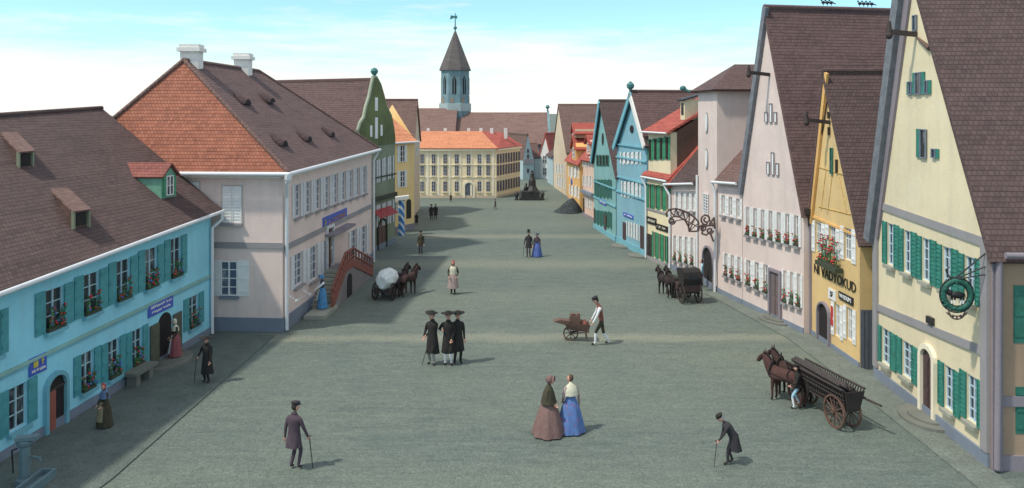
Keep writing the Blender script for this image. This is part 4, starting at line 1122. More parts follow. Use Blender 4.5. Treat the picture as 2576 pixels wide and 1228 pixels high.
m = (a[0]+a[1])/2; mb = MB()
for rr, h in ((1.1, .13), (.75, .2)): mb.prism([F.pt(m+rr*math.cos(math.pi*i/10), h-.07, .02+.65*rr*math.sin(math.pi*i/10)) for i in range(11)], (0, 0, .08))
mb.build('doorstep', 'step_dark', H)
MB().fbox(F, 0, F.L, -.1, .3, .002, .05).build('plinth', 'blue_grey', H)
# small birds on its ridge
for k, (x0, n) in enumerate(((2071, 3), (2163, 4))):
    for i in range(n):
        px = x0+i*10; p = F.pt(apx[0], 0); dd = -F.n; kx = (px-CX)/FP; s = (kx*p.y-p.x)/(dd.x-kx*dd.y); c = p+dd*s+V((0, 0, apx[1]+.26)); mb = MB()
        mb.ball(c+V((0, 0, .13)), .1, .07, .08, 0, 7, 5); mb.ball(c+V((-.09, 0, .24)), .05, .05, .05, 0, 6, 4); mb.tube(c+V((.08, 0, .12)), c+V((.24, 0, .06)), .035, .02, 5); mb.tube(c+V((0, .02, .08)), c+V((0, .02, -.02)), .012, .012, 4); mb.tube(c+V((0, -.02, .08)), c+V((0, -.02, -.02)), .012, .012, 4)
        tag(mb.build('pigeon', 'black_cloth', loc=c), 'dark pigeon in the left trio on the tall rose house ridge' if k == 0 else 'dark pigeon in the right row of four on the tall rose house ridge', 'pigeon', 'pigeons of the left trio on the ridge' if k == 0 else 'pigeons of the right row on the ridge')

# ================================================================== RIGHT: low rose wing, stair tower, low rose house
F = Facade((11.88, 41.02), (11.32, 43.78))
H = house('townhouse', 'low rose wing between the stair tower and the tall rose gable', 'house', F)
zA, zB = 6.5, 6.35
r1 = F.row((1868, 503), (1812, 490), (1868, 551), (1812, 538), 3); g1 = F.row((1869, 650), (1820, 637), (1869, 708), (1821, 690), 3); HH = []
for q in r1+g1:
    w = q[1]-q[0]; m = (q[0]+q[1])/2; HH.append((m-w*.25, m+w*.25, q[2], q[3]))
wall(H, F, 8, zA, zB, 'rose_plaster', HH, side=(.6, 11.5, 11.4))
for q in HH: w = (q[1]-q[0])/.5; window(H, F, *q, frame='white_paint', pane='glass', nx=2, nz=3, shut='white_paint', sw=w*.235, sill='grey_trim', bar=.022)
for i, q in enumerate(sorted(HH[3:], key=lambda q: -q[0])): flowers(F, q[0], q[1], q[2]-.02, .65, f'red flowers in the {ORD[i]} lower window right of the stair tower door', 'red flowers on the low wing sills', ('flower_red',), seed=60+i, dens=24, out=.05)
side_roof(H, F, 8, zA, zB, .6, 11.5, 11.4, 'roof_warm', oh=.25, endA=-.1, endB=-.05)
gutter(H, [F.pt(.1, zA-.25, .3), F.pt(F.L+.1, zB-.25, .3), F.pt(F.L, zB-.8, .16), F.pt(F.L, .05, .16)], .075)
MB().fbox(F, 0, F.L, -.1, .3, .002, .05).build('plinth', 'blue_grey', H)
F = FT = Facade((11.3, 43.82), (11.1, 47.4))
H = house('stair_tower', 'square rose grey stair tower with a flat hipped brown roof and arched door', 'tower', F)
wall(H, F, 5.4, 11.25, 11.25, 'rose_plaster')
zt = 11.25; o = .38
P = [F.pt(-o, zt-.05, o), F.pt(F.L+o, zt-.05, o), F.pt(F.L+o, zt-.05, -5.8), F.pt(-o, zt-.05, -5.8)]; T1, T2 = F.pt(F.L/2, 12.7, -1.6), F.pt(F.L/2, 12.7, -4)
mb = MB(); mb.slab([P[0], P[1], T1], .12); mb.slab([P[1], P[2], T2, T1], .12); mb.slab([P[2], P[3], T2], .12); mb.slab([P[3], P[0], T1, T2], .12); mb.build('roof', 'roof_mid', H)
mb = MB(); q = P[1]; mb.path([q+V((0, 0, -.05)), q+V((-.3, .05, .12))], .08); mb.ball(q+V((-.42, .05, .18)), .2, .12, .16); mb.build('waterspout', 'verdigris', H)
for py in (309, 400):
    u, z = F.uz(1779, py); mb = MB(); mb.prism([F.pt(u+.26*math.cos(i*.524), z+.62*math.sin(i*.524), .004) for i in range(12)], F.n*.05)
    w = mb.build('oval_window', 'grey_trim', H); mb = MB(); mb.prism([F.pt(u+.18*math.cos(i*.524), z+.52*math.sin(i*.524), .055) for i in range(12)], F.n*.02); mb.build('pane', 'white_paint', w)
a = F.rect(1773, 1782, 486, 488, 537, 539); window(H, F, a[0]-.12, a[1]+.12, a[2], a[3], frame='white_paint', pane='glass_blue', nx=2, nz=7, deep=False)
a = F.rect(1772, 1797, 620, 626, 705, 722); TD = ((a[0]+a[1])/2, a[3]); arch_door(H, F, a[0], a[1], .02, a[3], 'dark_opening', 'mauve_trim', .12, panels=False)
MB().fbox(F, -.02, F.L, -.1, .35, .002, .06).build('plinth', 'blue_grey', H)
gutter(H, [F.pt(F.L-.08, 6.2, .1), F.pt(F.L-.08, .05, .1)], .07, name='downpipe')
F = Facade((11.08, 47.45), (10.12, 50.5))
H = house('townhouse', 'low rose house with a white gutter left of the stair tower', 'house', F)
zA, zB = 6.0, 5.65
r1 = F.row((1752, 488), (1698, 483), (1752, 530), (1698, 529), 4); g1 = F.row((1750, 600), (1692, 593), (1750, 668), (1692, 652), 4); HH = []
for q in r1+g1:
    w = q[1]-q[0]; m = (q[0]+q[1])/2; HH.append((m-w*.25, m+w*.25, q[2], q[3]))
wall(H, F, 8, zA, zB, 'rose_plaster', HH, side=(.55, 10.6, 10.2))
for q in HH: w = (q[1]-q[0])/.5; window(H, F, *q, frame='white_paint', pane='glass', nx=2, nz=3, shut='white_paint', sw=w*.235, sill='grey_trim', bar=.022)
for i, q in enumerate(sorted(HH[4:], key=lambda q: -q[0])): flowers(F, q[0], q[1], q[2]-.02, .6, f'red flowers in the {ORD[i]} lower window left of the stair tower', 'red flowers on the low rose house sills', ('flower_red',), seed=80+i, dens=24, out=.05)
side_roof(H, F, 8, zA, zB, .55, 10.6, 10.2, 'roof_brown', oh=.3, endA=.0, endB=.1)
mb = MB(); s0 = (10.4-5.8)/4.4; p0, p1 = F.pt(F.L+.3, zB-.3, .4), F.pt(F.L+.3, 10.35, -4.4); mb.slab([p0, p0-F.u*.55, p1-F.u*.55, p1], .3); mb.build('verge_tiles', 'roof_red', H)
gutter(H, [F.pt(0, zA-.32, .36), F.pt(F.L+.35, zB-.32, .36), F.pt(F.L, zB-1, .12), F.pt(F.L, .05, .12)], .075)
MB().fbox(F, 0, F.L, -.1, .3, .002, .05).build('plinth', 'blue_grey', H)
# wrought iron inn sign reaching out from the tower
u0 = FT.uz(1806, 590)[0]
c = FT.pt(FT.L*.78, 5.2, .05)
t = thing('wrought_iron_sign', 'ornate wrought iron arch and scroll sign reaching out left of the stair tower door', 'sign', c)
Yp = 43.3
def ip(px, py): return ray(px, py, Yp)
mb = MB()
arc1 = [ip(1757+(-78)*s, 582-66*math.sin(min(1, s*1.15)*math.pi*.62)-0*s) for s in [i/12 for i in range(13)]]
up = [ip(x, y) for x, y in ((1758, 560), (1748, 548), (1735, 538), (1718, 530), (1700, 525), (1684, 527), (1676, 536), (1678, 546))]
lo = [ip(x, y) for x, y in ((1754, 582), (1734, 582), (1732, 570), (1724, 555), (1710, 546), (1696, 544), (1684, 550))]
mb.path(up, .05); mb.path(lo, .05)
for a, b in zip(up[:6], lo[:6]): mb.tube(a, b, .035, .035, 6)
for a, b in zip(up[:5], lo[1:6]): mb.tube(a, b, .028, .028, 6)
mb.path([ip(1757, 582), ip(1757, 560)], .05)
mb.build('arch_arm', 'iron', t)
def scroll(cx, cy, r, turns, a0, sgn=1, th=.05):
    n = int(14*turns); return [ip(cx+r*(1-.75*i/n)*math.cos(a0+sgn*2*math.pi*turns*i/n), cy+r*(1-.75*i/n)*math.sin(a0+sgn*2*math.pi*turns*i/n)) for i in range(n+1)]
mb = MB()
for a in ((1776, 552, 14, 1.5, 1.5), (1690, 556, 9, 1.4, 0), (1768, 575, 10, 1.3, 3), (1786, 580, 9, 1.3, 0)): mb.path(scroll(*a), .05)
mb.path([ip(1757, 570), ip(1800, 566)], .06); mb.path([ip(1757, 572), ip(1720, 552), ip(1699, 556)], .03); mb.path([ip(1776, 566), ip(1780, 560)], .04); mb.path([ip(1784, 565), ip(1796, 548), ip(1799, 575)], .05); mb.path([ip(1776, 592), ip(1786, 584), ip(1795, 608)], .05); mb.path([ip(1770, 566), ip(1766, 588), ip(1778, 592)], .05)
mb.build('scrollwork', 'iron', t)
wp = ip(1795, 566); MB().tube(wp, V((11.22, 45.2, wp.z)), .06, .06).build('wall_bracket', 'iron', t)

# ================================================================== RIGHT: yellow house with green shutters
F = Facade((10.1, 50.55), (9.18, 54))
H = house('townhouse', 'cream yellow house with green shutters and bright red dormer roofs', 'house', F)
zA, zB = 5.85, 5.85
r1 = F.row((1688, 470), (1629, 464), (1688, 530), (1629, 524), 4); g1 = F.row((1680, 596), (1641, 582), (1680, 662), (1642, 645), 3); HH = []
for q in r1+g1:
    w = q[1]-q[0]; m = (q[0]+q[1])/2; HH.append((m-w*.2, m+w*.2, q[2], q[3]))
wall(H, F, 8, zA, zB, 'yellow_plaster', HH, side=(.5, 9.5, 9.5))
for q in HH: w = (q[1]-q[0])/.4; window(H, F, *q, frame='dark_wood', pane='glass', nx=2, nz=3, shut='bright_green', sw=w*.28, bar=.02)
side_roof(H, F, 8, zA, zB, .5, 9.5, 9.5, 'roof_red', oh=.3, endA=.15, endB=.35)
gutter(H, [F.pt(0, zA-.3, .35), F.pt(F.L+.2, zB-.3, .35), F.pt(F.L-.05, zB-1, .12), F.pt(F.L-.05, .05, .12)], .07)
z8 = 8.65; ua, ub = .15, F.L-.1
up = MB(); up.hexa([F.pt(ua, zA-.3, -.05), F.pt(ub, zA-.3, -.05), F.pt(ub, zA-.3, -5), F.pt(ua, zA-.3, -5), F.pt(ua, z8, -.05), F.pt(ub, z8, -.05), F.pt(ub, z8, -5), F.pt(ua, z8, -5)]); cheek = MB()
for uu in (ua-.03, ub+.001): cheek.prism([F.pt(uu, 6.2, -.5), F.pt(uu, z8+.1, -.5), F.pt(uu, z8+2.6, -5.0), F.pt(uu, 9.0, -5.0)], F.u*.028)
cheek.build('cheek', 'brown_wood', H); ups_ = up.build('upper_storey', 'yellow_plaster', H)
class Shift:
    pass
FU = Facade(tuple(F.pt(0, 0, -.05)[:2]), tuple(F.pt(F.L, 0, -.05)[:2]))
for q in FU.row((1687, 344), (1630, 352), (1687, 400), (1630, 402), 4):
    w = q[1]-q[0]; m = (q[0]+q[1])/2; window(ups_, FU, m-w*.18, m+w*.18, q[2], q[3], frame='dark_wood', pane='glass', nx=2, nz=3, shut='bright_green', sw=w*.3, deep=False)
mb = MB(); mb.slab([F.pt(ua-.15, z8, .3), F.pt(ub+.3, z8, .3), F.pt(ub+.3, z8+3.2, -5.5), F.pt(ua-.15, z8+3.2, -5.5)], .14); mb.build('roof', 'roof_red', H)
gutter(H, [F.pt(ua-.2, z8-.05, .36), F.pt(ub+.35, z8-.05, .36)], .06)
for (uu, oo, zz) in ((.55, -1.6, z8+.95), ):
    c = F.pt(uu, zz, oo); mb = MB().box(c+V((0, 0, .5)), F.u*.3, F.n*.5, (0, 0, .65)); dd = mb.build('dormer', 'yellow_plaster', H)
    MB().slab([c+F.u*-.45+F.n*.7+V((0, 0, 1.15)), c+F.u*.45+F.n*.7+V((0, 0, 1.15)), c+F.u*.45-F.n*.9+V((0, 0, 1.6)), c+F.u*-.45-F.n*.9+V((0, 0, 1.6))], .08).build('dormer_roof', 'black_metal', dd)
    MB().box(c+V((0, 0, .55))+F.n*.51, F.u*.16, F.n*.02, (0, 0, .38)).build('pane', 'glass', dd)
band(H, F, 3.35, 3.35, .12, .06, 'grey_trim')
for i, (bx, lb) in enumerate((((1629, 1652, 548, 546, 563, 566), 'upper black sign with pale writing on the cream yellow house'), ((1651, 1681, 564, 568, 577, 584), 'lower black sign with pale writing on the cream yellow house'))):
    a = F.rect(*bx); cu, cz = (a[0]+a[1])/2, (a[2]+a[3])/2
    wall_sign(F, a, lb, 'black_paint', scribble(F, cu, cz, (a[1]-a[0])*.8, .2, .06, 11, .025, 20+i), 'cream_cloth')
for x0, x1, yt, yb in ((1629, 1640, 588, 652), (1680, 1690, 596, 672)):
    a = F.rect(x0, x1, yt, yt+2, yb, yb+3); arch_door(H, F, max(a[0], .03), min(a[1], F.L-.03), .02, a[3], 'dark_wood', None, arch=False)
MB().fbox(F, 0, F.L, -.1, .25, .002, .05).build('plinth', 'grey_trim', H)

# ================================================================== RIGHT: blue gable, turquoise gable
def shutter_rows(H, F, rows, frame, shut, n, pf=.22, **kw):
    HH = []
    for r in rows:
        for q in F.row(*r, n):
            w = q[1]-q[0]; m = (q[0]+q[1])/2; HH.append((m-w*pf, m+w*pf, q[2], q[3], w))
    return HH
F = Facade((9.16, 54.05), (7.99, 60.6))
H = house('gable_house', 'sky blue gable house with white shutters and a cream verge', 'house', F)
zA, zB = 7.9, 7.5; apx = (2.85, 11.3)
HH = shutter_rows(H, F, [((1614, 383), (1561, 385), (1614, 412), (1561, 413)), ((1613, 459), (1564, 458), (1613, 500), (1565, 494)), ((1610, 567), (1577, 557), (1610, 606), (1577, 592))], 0, 0, 5)
wall(H, F, 14, zA, zB, 'sky_plaster', [q[:4] for q in HH], apex=apx)
for q in HH: window(H, F, *q[:4], frame='white_paint', pane='glass', nx=1, nz=2, shut='white_paint', sw=q[4]*.25, bar=.02)
gable_roof(H, F, 14, zA, zB, apx, 'roof_mid', ohA=.35, ohB=.3, front=.2)
verge_board(H, F, (-.3, zA-.2), (apx[0], apx[1]+.15), .42, 'white_plaster', .2, .3); verge_board(H, F, (F.L+.3, zB-.2), (apx[0], apx[1]+.15), .42, 'blue_trim', .2, .3)
MB().lathe(F.pt(apx[0], apx[1]+.1, .2), [(.08, 0), (.1, .15), (.26, .3), (.28, .5), (.12, .68), (.03, .75)], 10).build('finial', 'verdigris', H)
for z in (7.45, 6.5, 5.0, 3.9): MB().fbox(F, 0, F.L, z, z+.12, .002, .1).build('string_course', 'blue_trim', H)
u, z = F.uz(1590, 325); MB().prism([F.pt(u+.4*math.cos(i*.524), z+.28*math.sin(i*.524), .01) for i in range(12)], F.n*.04).build('oval_opening', 'dark_opening', H)
for x0, x1, yt in ((1567, 1575, 558), (1611, 1620, 567)):
    a = F.rect(x0, x1, yt, yt+3, 615, 620); d = arch_door(H, F, a[0], a[1], .1, a[3], 'plum_wood', None, arch=False)
    m = (a[0]+a[1])/2; MB().prism([F.pt(m+1.0*math.cos(math.pi*i/8), 0, .02+1.0*math.sin(math.pi*i/8)) for i in range(9)], (0, 0, .1)).build('doorstep', 'step_dark', H)
a = F.rect(1569, 1594, 537, 539, 546, 549); cu, cz = (a[0]+a[1])/2, (a[2]+a[3])/2
wall_sign(F, a, 'small blue sign on the sky blue house with white shutters', 'blue_sign', scribble(F, cu, cz, (a[1]-a[0])*.8, .12, .06, 12, .02, 31), 'white_paint')
MB().fbox(F, -.02, F.L, -.1, .5, .002, .06).build('plinth', 'blue_trim', H)

F = Facade((7.97, 61), (7.05, 68.5))
H = house('gable_house', 'turquoise gable house with dark green shutters and a steep brown roof', 'house', F)
zA, zB = 5.7, 5.9; apx = (4.7, 10.75)
HH = shutter_rows(H, F, [((1540, 453), (1496, 453), (1540, 499), (1496, 496)), ((1540, 535), (1497, 529), (1540, 576), (1497, 562))], 0, 0, 5)
wall(H, F, 12, zA, zB, 'turq_plaster', [q[:4] for q in HH], apex=apx)
for q in HH: window(H, F, *q[:4], frame='dark_wood', pane='glass', nx=1, nz=2, shut='dkgreen_paint', sw=q[4]*.25, bar=.02)
for q in F.row((1533, 391), (1501, 391), (1533, 416), (1500, 416), 4):
    w = q[1]-q[0]; m = (q[0]+q[1])/2; window(H, F, m-w*.2, m+w*.2, q[2], q[3], frame='dark_wood', pane='glass', nx=1, nz=2, shut='dkgreen_paint', sw=w*.27, deep=False)
gable_roof(H, F, 12, zA, zB, apx, 'roof_brown', ohA=.85, ohB=.3, front=.24)
verge_board(H, F, (F.L+.3, zB-.2), (apx[0], apx[1]+.15), .4, 'blue_trim', .2, .3)
u, z = F.uz(1517, 350); MB().prism([F.pt(u+.3*math.cos(i*.524), z+.5*math.sin(i*.524), .01) for i in range(12)], F.n*.04).build('oval_opening', 'dark_opening', H)
for z in (3.95, 2.6): MB().fbox(F, 0, F.L, z, z+.12, .002, .08).build('string_course', 'blue_trim', H)
for x0, x1, yt in ((1493, 1497, 522), (1520, 1526, 538)):
    a = F.rect(x0, x1, yt, yt+3, 580, 584); arch_door(H, F, max(.05, a[0]), min(F.L-.05, a[1]), .02, a[3], 'plum_wood', None, arch=False)
a = F.rect(1508, 1526, 501, 504, 512, 516); cu, cz = (a[0]+a[1])/2, (a[2]+a[3])/2
wall_sign(F, a, 'small blue sign on the turquoise house with dark green shutters', 'blue_sign', scribble(F, cu, cz, (a[1]-a[0])*.8, .15, .06, 8, .025, 33), 'white_paint')
MB().fbox(F, -.02, F.L, -.1, .4, .002, .06).build('plinth', 'blue_trim', H)

# ================================================================== RIGHT: far row
F = Facade((7.5, 72), (6.85, 76.5))
H = house('townhouse', 'pink house with a red dormer beyond the turquoise gable house', 'house', F)
zA, zB = 5.7, 5.6
HH = shutter_rows(H, F, [((1492, 394), (1466, 396), (1492, 418), (1466, 420)), ((1491, 443), (1466, 443), (1491, 470), (1466, 468)), ((1491, 498), (1472, 498), (1491, 528), (1472, 520))], 0, 0, 3)
wall(H, F, 8, zA, zB, 'salmon_plaster', [q[:4] for q in HH], side=(.5, 9.6, 9.6))
for q in HH: window(H, F, *q[:4], frame='white_paint', pane='glass', nx=2, nz=2, shut='white_paint', sw=q[4]*.2, bar=.03)
side_roof(H, F, 8, zA, zB, .5, 9.6, 9.6, 'roof_red', oh=.35, endA=.2)
def gdormer(H, F, u, w, z0, z1, back, wallm, roofm):
    o = MB(); o.prism([F.pt(u-w, z0, .05), F.pt(u+w, z0, .05), F.pt(u+w, z1, .05), F.pt(u, z1+w*.7, .05), F.pt(u-w, z1, .05)], -F.n*back); dd = o.build('dormer', wallm, H); r = MB()
    for s in (-1, 1): r.slab([F.pt(u+s*(w+.25), z1-.25, .3), F.pt(u, z1+w*.7+.1, .3), F.pt(u, z1+w*.7+.1, -back), F.pt(u+s*(w+.25), z1-.25, -back)], .1)
    r.build('dormer_roof', roofm, dd)
    F0 = Facade(tuple(F.pt(0, 0, .05)[:2]), tuple(F.pt(F.L, 0, .05)[:2])); window(dd, F0, u-w*.5, u+w*.5, z0+.3, z1-.2, frame='white_paint', pane='glass', nx=2, nz=2, deep=False)
gdormer(H, F, 2.2, .75, 6.0, 7.2, 3, 'salmon_plaster', 'roof_red')
a, b = F.uz(1492, 490), F.uz(1466, 487); MB().fbox(F, .1, F.L, a[1]-.15, a[1]+.15, .01, .3).build('shop_board', 'blue_grey', H)
a = F.rect(1465, 1470, 498, 500, 540, 542); arch_door(H, F, max(.1, a[0]-.1), min(F.L-.05, a[1]+.1), .02, 1.7, 'dark_wood', None, arch=False)
MB().fbox(F, 0, F.L, -.1, .3, .002, .06).build('plinth', 'mauve_trim', H)
F = Facade((6.85, 80), (6.3, 91))
H = house('townhouse', 'orange house with a small round blue sign and red stepped dormer roofs', 'house', F)
zA, zB = 4.9, 4.7
HH = shutter_rows(H, F, [((1457, 420), (1431, 421), (1457, 448), (1431, 446)), ((1458, 470), (1432, 467), (1458, 500), (1432, 490))], 0, 0, 3)
wall(H, F, 8, zA, zB, 'orange_plaster', [q[:4] for q in HH], side=(.5, 9.6, 9.6))
for q in HH: window(H, F, *q[:4], frame='white_paint', pane='glass', nx=2, nz=2, shut='white_paint', sw=q[4]*.24, bar=.03)
side_roof(H, F, 8, zA, zB, .5, 9.4, 9.4, 'roof_red', oh=.35)
gdormer(H, F, 4.2, 1.6, 4.8, 6.3, 4, 'orange_plaster', 'roof_red'); gdormer(H, F, 4.4, 1.1, 7.2, 7.9, 5, 'brown_plaster', 'roof_red')
u, z = F.uz(1439, 458); o = MB().prism([F.pt(u+.5*math.cos(i*.524), z+.32*math.sin(i*.524), .01) for i in range(12)], F.n*.08).build('wall_sign', 'blue_sign', loc=F.pt(u, z-.3, .05)); tag(o, 'small round blue sign on the orange house', 'sign')
MB().fbox(F, 0, F.L, -.1, .3, .002, .06).build('plinth', 'mauve_trim', H)
F = Facade((6.45, 94), (5.5, 105))
H = house('gable_house', 'far tan house with a cream gable edge and a large warm brown roof', 'house', F)
zA, zB = 5.2, 5.2; apx = (6.4, 10.7)
HH = shutter_rows(H, F, [((1419, 414), (1397, 413), (1419, 440), (1397, 437)), ((1420, 447), (1400, 446), (1420, 475), (1400, 466))], 0, 0, 3)
wall(H, F, 14, zA, zB, 'tan_plaster', [q[:4] for q in HH], apex=apx)
for q in HH: window(H, F, *q[:4], frame='white_paint', pane='glass', nx=2, nz=2, shut='white_paint', sw=q[4]*.2, bar=.03)
gable_roof(H, F, 14, zA, zB, apx, 'roof_warm', ohA=.3, ohB=.3, front=.1)
F = Facade((5.5, 106.5), (5.0, 112))
H = house('townhouse', 'far narrow house with a plain blue wall', 'house', F)
wall(H, F, 7, 4.0, 4.0, 'pale_blue', side=(.5, 6.6, 6.6)); side_roof(H, F, 7, 4, 4, .5, 6.6, 6.6, 'roof_mid')
F = Facade((4.15, 118), (5.6, 117.2))
H = house('townhouse', 'tiny far white house with a steep red dormer roof', 'house', F)
wall(H, F, 7, 3.9, 3.9, 'white_plaster', apex=(F.L*.55, 6.6)); gable_roof(H, F, 7, 3.9, 3.9, (F.L*.55, 6.6), 'roof_red', front=.1)
for z in (2.9, 1.1): window(H, F, F.L*.5-.3, F.L*.5+.3, z-.55, z+.55, frame='shade_white', pane='glass', nx=2, nz=2, deep=False)
F = Facade((1.6, 116), (3.2, 116.6))
H = house('gable_house', 'tiny far pale blue house with a sharp pointed gable beside the palace', 'house', F)
wall(H, F, 8, 2.9, 2.9, 'pale_blue', apex=(F.L*.45, 6.5)); gable_roof(H, F, 8, 2.9, 2.9, (F.L*.45, 6.5), 'roof_warm', ohA=.05, ohB=.05, front=-.05)
for z in (4.2, 3.4, 1.3): window(H, F, F.L*.45-.2, F.L*.45+.2, z-.3, z+.3, frame='grey_trim', pane='glass', nx=1, nz=2, deep=False)
MB().fbox(F, 0, F.L, 2.3, 3.0, .01, .12).build('string_course', 'grey_trim', H)
F = Facade((3.3, 117.5), (4.1, 117.6))
H = house('townhouse', 'far grey house squeezed between the blue gable and the white house', 'house', F)
wall(H, F, 7, 3.2, 3.2, 'pale_stone', side=(.5, 5, 5)); side_roof(H, F, 7, 3.2, 3.2, .5, 5, 5, 'roof_warm', oh=.2)

# ================================================================== monument, heap
c = gp(1334, 502)
t = thing('monument', 'dark bronze monument with a pointed spire and stepped base on the square', 'monument', c)
mb = MB(); mb.abox(c.x-1.25, c.x+1.25, c.y-1, c.y+1, 0, .25); mb.abox(c.x-1.0, c.x+1.05, c.y-.8, c.y+.8, .25, .95); mb.lathe(c+V((0, 0, .95)), [(1.0, 0), (.95, .1)], 4)
mb.build('base', 'bronze', t)
c2 = c+V((.22, 0, 0)); mb = MB(); mb.lathe(c2+V((0, 0, .95)), [(.75, 0), (.5, .45), (.42, .6), (.40, 1.2), (.26, 1.5), (.20, 1.85), (.24, 1.95), (.13, 2.1)], 8); mb.ball(c2+V((0, 0, 3.15)), .14, .14, .2); mb.build('spire', 'bronze', t)
mb = MB(); p = c+V((-.5, -.2, .95)); mb.ball(p+V((0, 0, .35)), .22, .2, .36); mb.ball(p+V((.05, 0, .8)), .12, .12, .14); mb.tube(p+V((0, -.1, .5)), p+V((-.3, -.15, .2)), .09, .06); mb.build('seated_figure', 'bronze', t)
for i, (dx, lb) in enumerate(((-1.55, 'left'), (1.35, 'right'))):
    q = c+V((dx, -.6, 0)); mb = MB().lathe(q, [(.22, 0), (.25, .08), (.16, .15), (.18, .55), (.28, .62), (.22, .8), (.08, .95)], 10)
    tag(mb.build('bollard', 'bronze', loc=q), f'dark rounded bollard at the {lb} side of the monument base', 'bollard', 'bollards beside the monument')
c = gp(1429, 534); rnd = random.Random(5); mb = MB(); rings = []
for k in range(7):
    s = k/6; r = []
    for i in range(22):
        a = 2*math.pi*i/22; w = 1+.07*math.sin(3*a+k)+rnd.uniform(-.03, .03)
        r.append(c+V((1.42*(1-s)**.75*w*math.cos(a)+.45*s, 1.5*(1-s)**.75*w*math.sin(a), 1.45*s+.0)))
    rings.append(r)
mb.loft(rings, smooth=True)
tag(mb.build('stone_heap', 'dark_slate', loc=c), 'low dark heap lying against the foot of the orange house', 'heap')
# ================================================================== people
def skin_mb(pts, edges, rads, root=0, sub=1):
    me = bpy.data.meshes.new('body_source'); me.from_pydata([tuple(p) for p in pts], edges, []); me.update()
    o = bpy.data.objects.new('body_source', me); COL.objects.link(o)
    md = o.modifiers.new('skin', 'SKIN'); md.use_smooth_shade = True
    if not me.skin_vertices: me.skin_vertices.new()
    for i, r in enumerate(rads):
        d = me.skin_vertices[0].data[i]; d.radius = r if isinstance(r, tuple) else (r, r); d.use_root = (i == root)
    s = o.modifiers.new('sub', 'SUBSURF'); s.levels = sub; s.render_levels = sub
    dg = bpy.context.evaluated_depsgraph_get(); dg.update()
    ev = bpy.data.meshes.new_from_object(o.evaluated_get(dg))
    mb = MB(); mb.add([v.co.copy() for v in ev.vertices], [list(p.vertices) for p in ev.polygons], 0, True)
    bpy.data.objects.remove(o); bpy.data.meshes.remove(me); bpy.data.meshes.remove(ev)
    return mb
def seg_dist(p, a, b):
    ab = b-a; t = max(0, min(1, (p-a).dot(ab)/max(1e-9, ab.length_squared))); return (p-(a+ab*t)).length
def color_by_bone(mb, bones):
    for i, f in enumerate(mb.f):
        c = sum((mb.v[k] for k in f), V((0, 0, 0)))/len(f)
        mb.m[i] = min(bones, key=lambda b: seg_dist(c, b[0], b[1])-b[3])[2]
def ik(S, T, l1, l2, hint):
    d = T-S; L = min(d.length, (l1+l2)*.995); dn = d.normalized(); T = S+dn*L
    a = (l1*l1-l2*l2+L*L)/(2*L); h = math.sqrt(max(0, l1*l1-a*a)); hv = (hint-dn*hint.dot(dn)).normalized()
    return S+dn*a+hv*h, T
def ering(c, rx, ry, n=18, fold=0, k=6, ph=0, tilt=V((0, 0, 0))):
    out = []
    for i in range(n):
        a = 2*math.pi*i/n; w = 1+fold*math.sin(k*a+ph)
        out.append(c+V((rx*w*math.cos(a), ry*w*math.sin(a), 0))+tilt*math.sin(a))
    return out
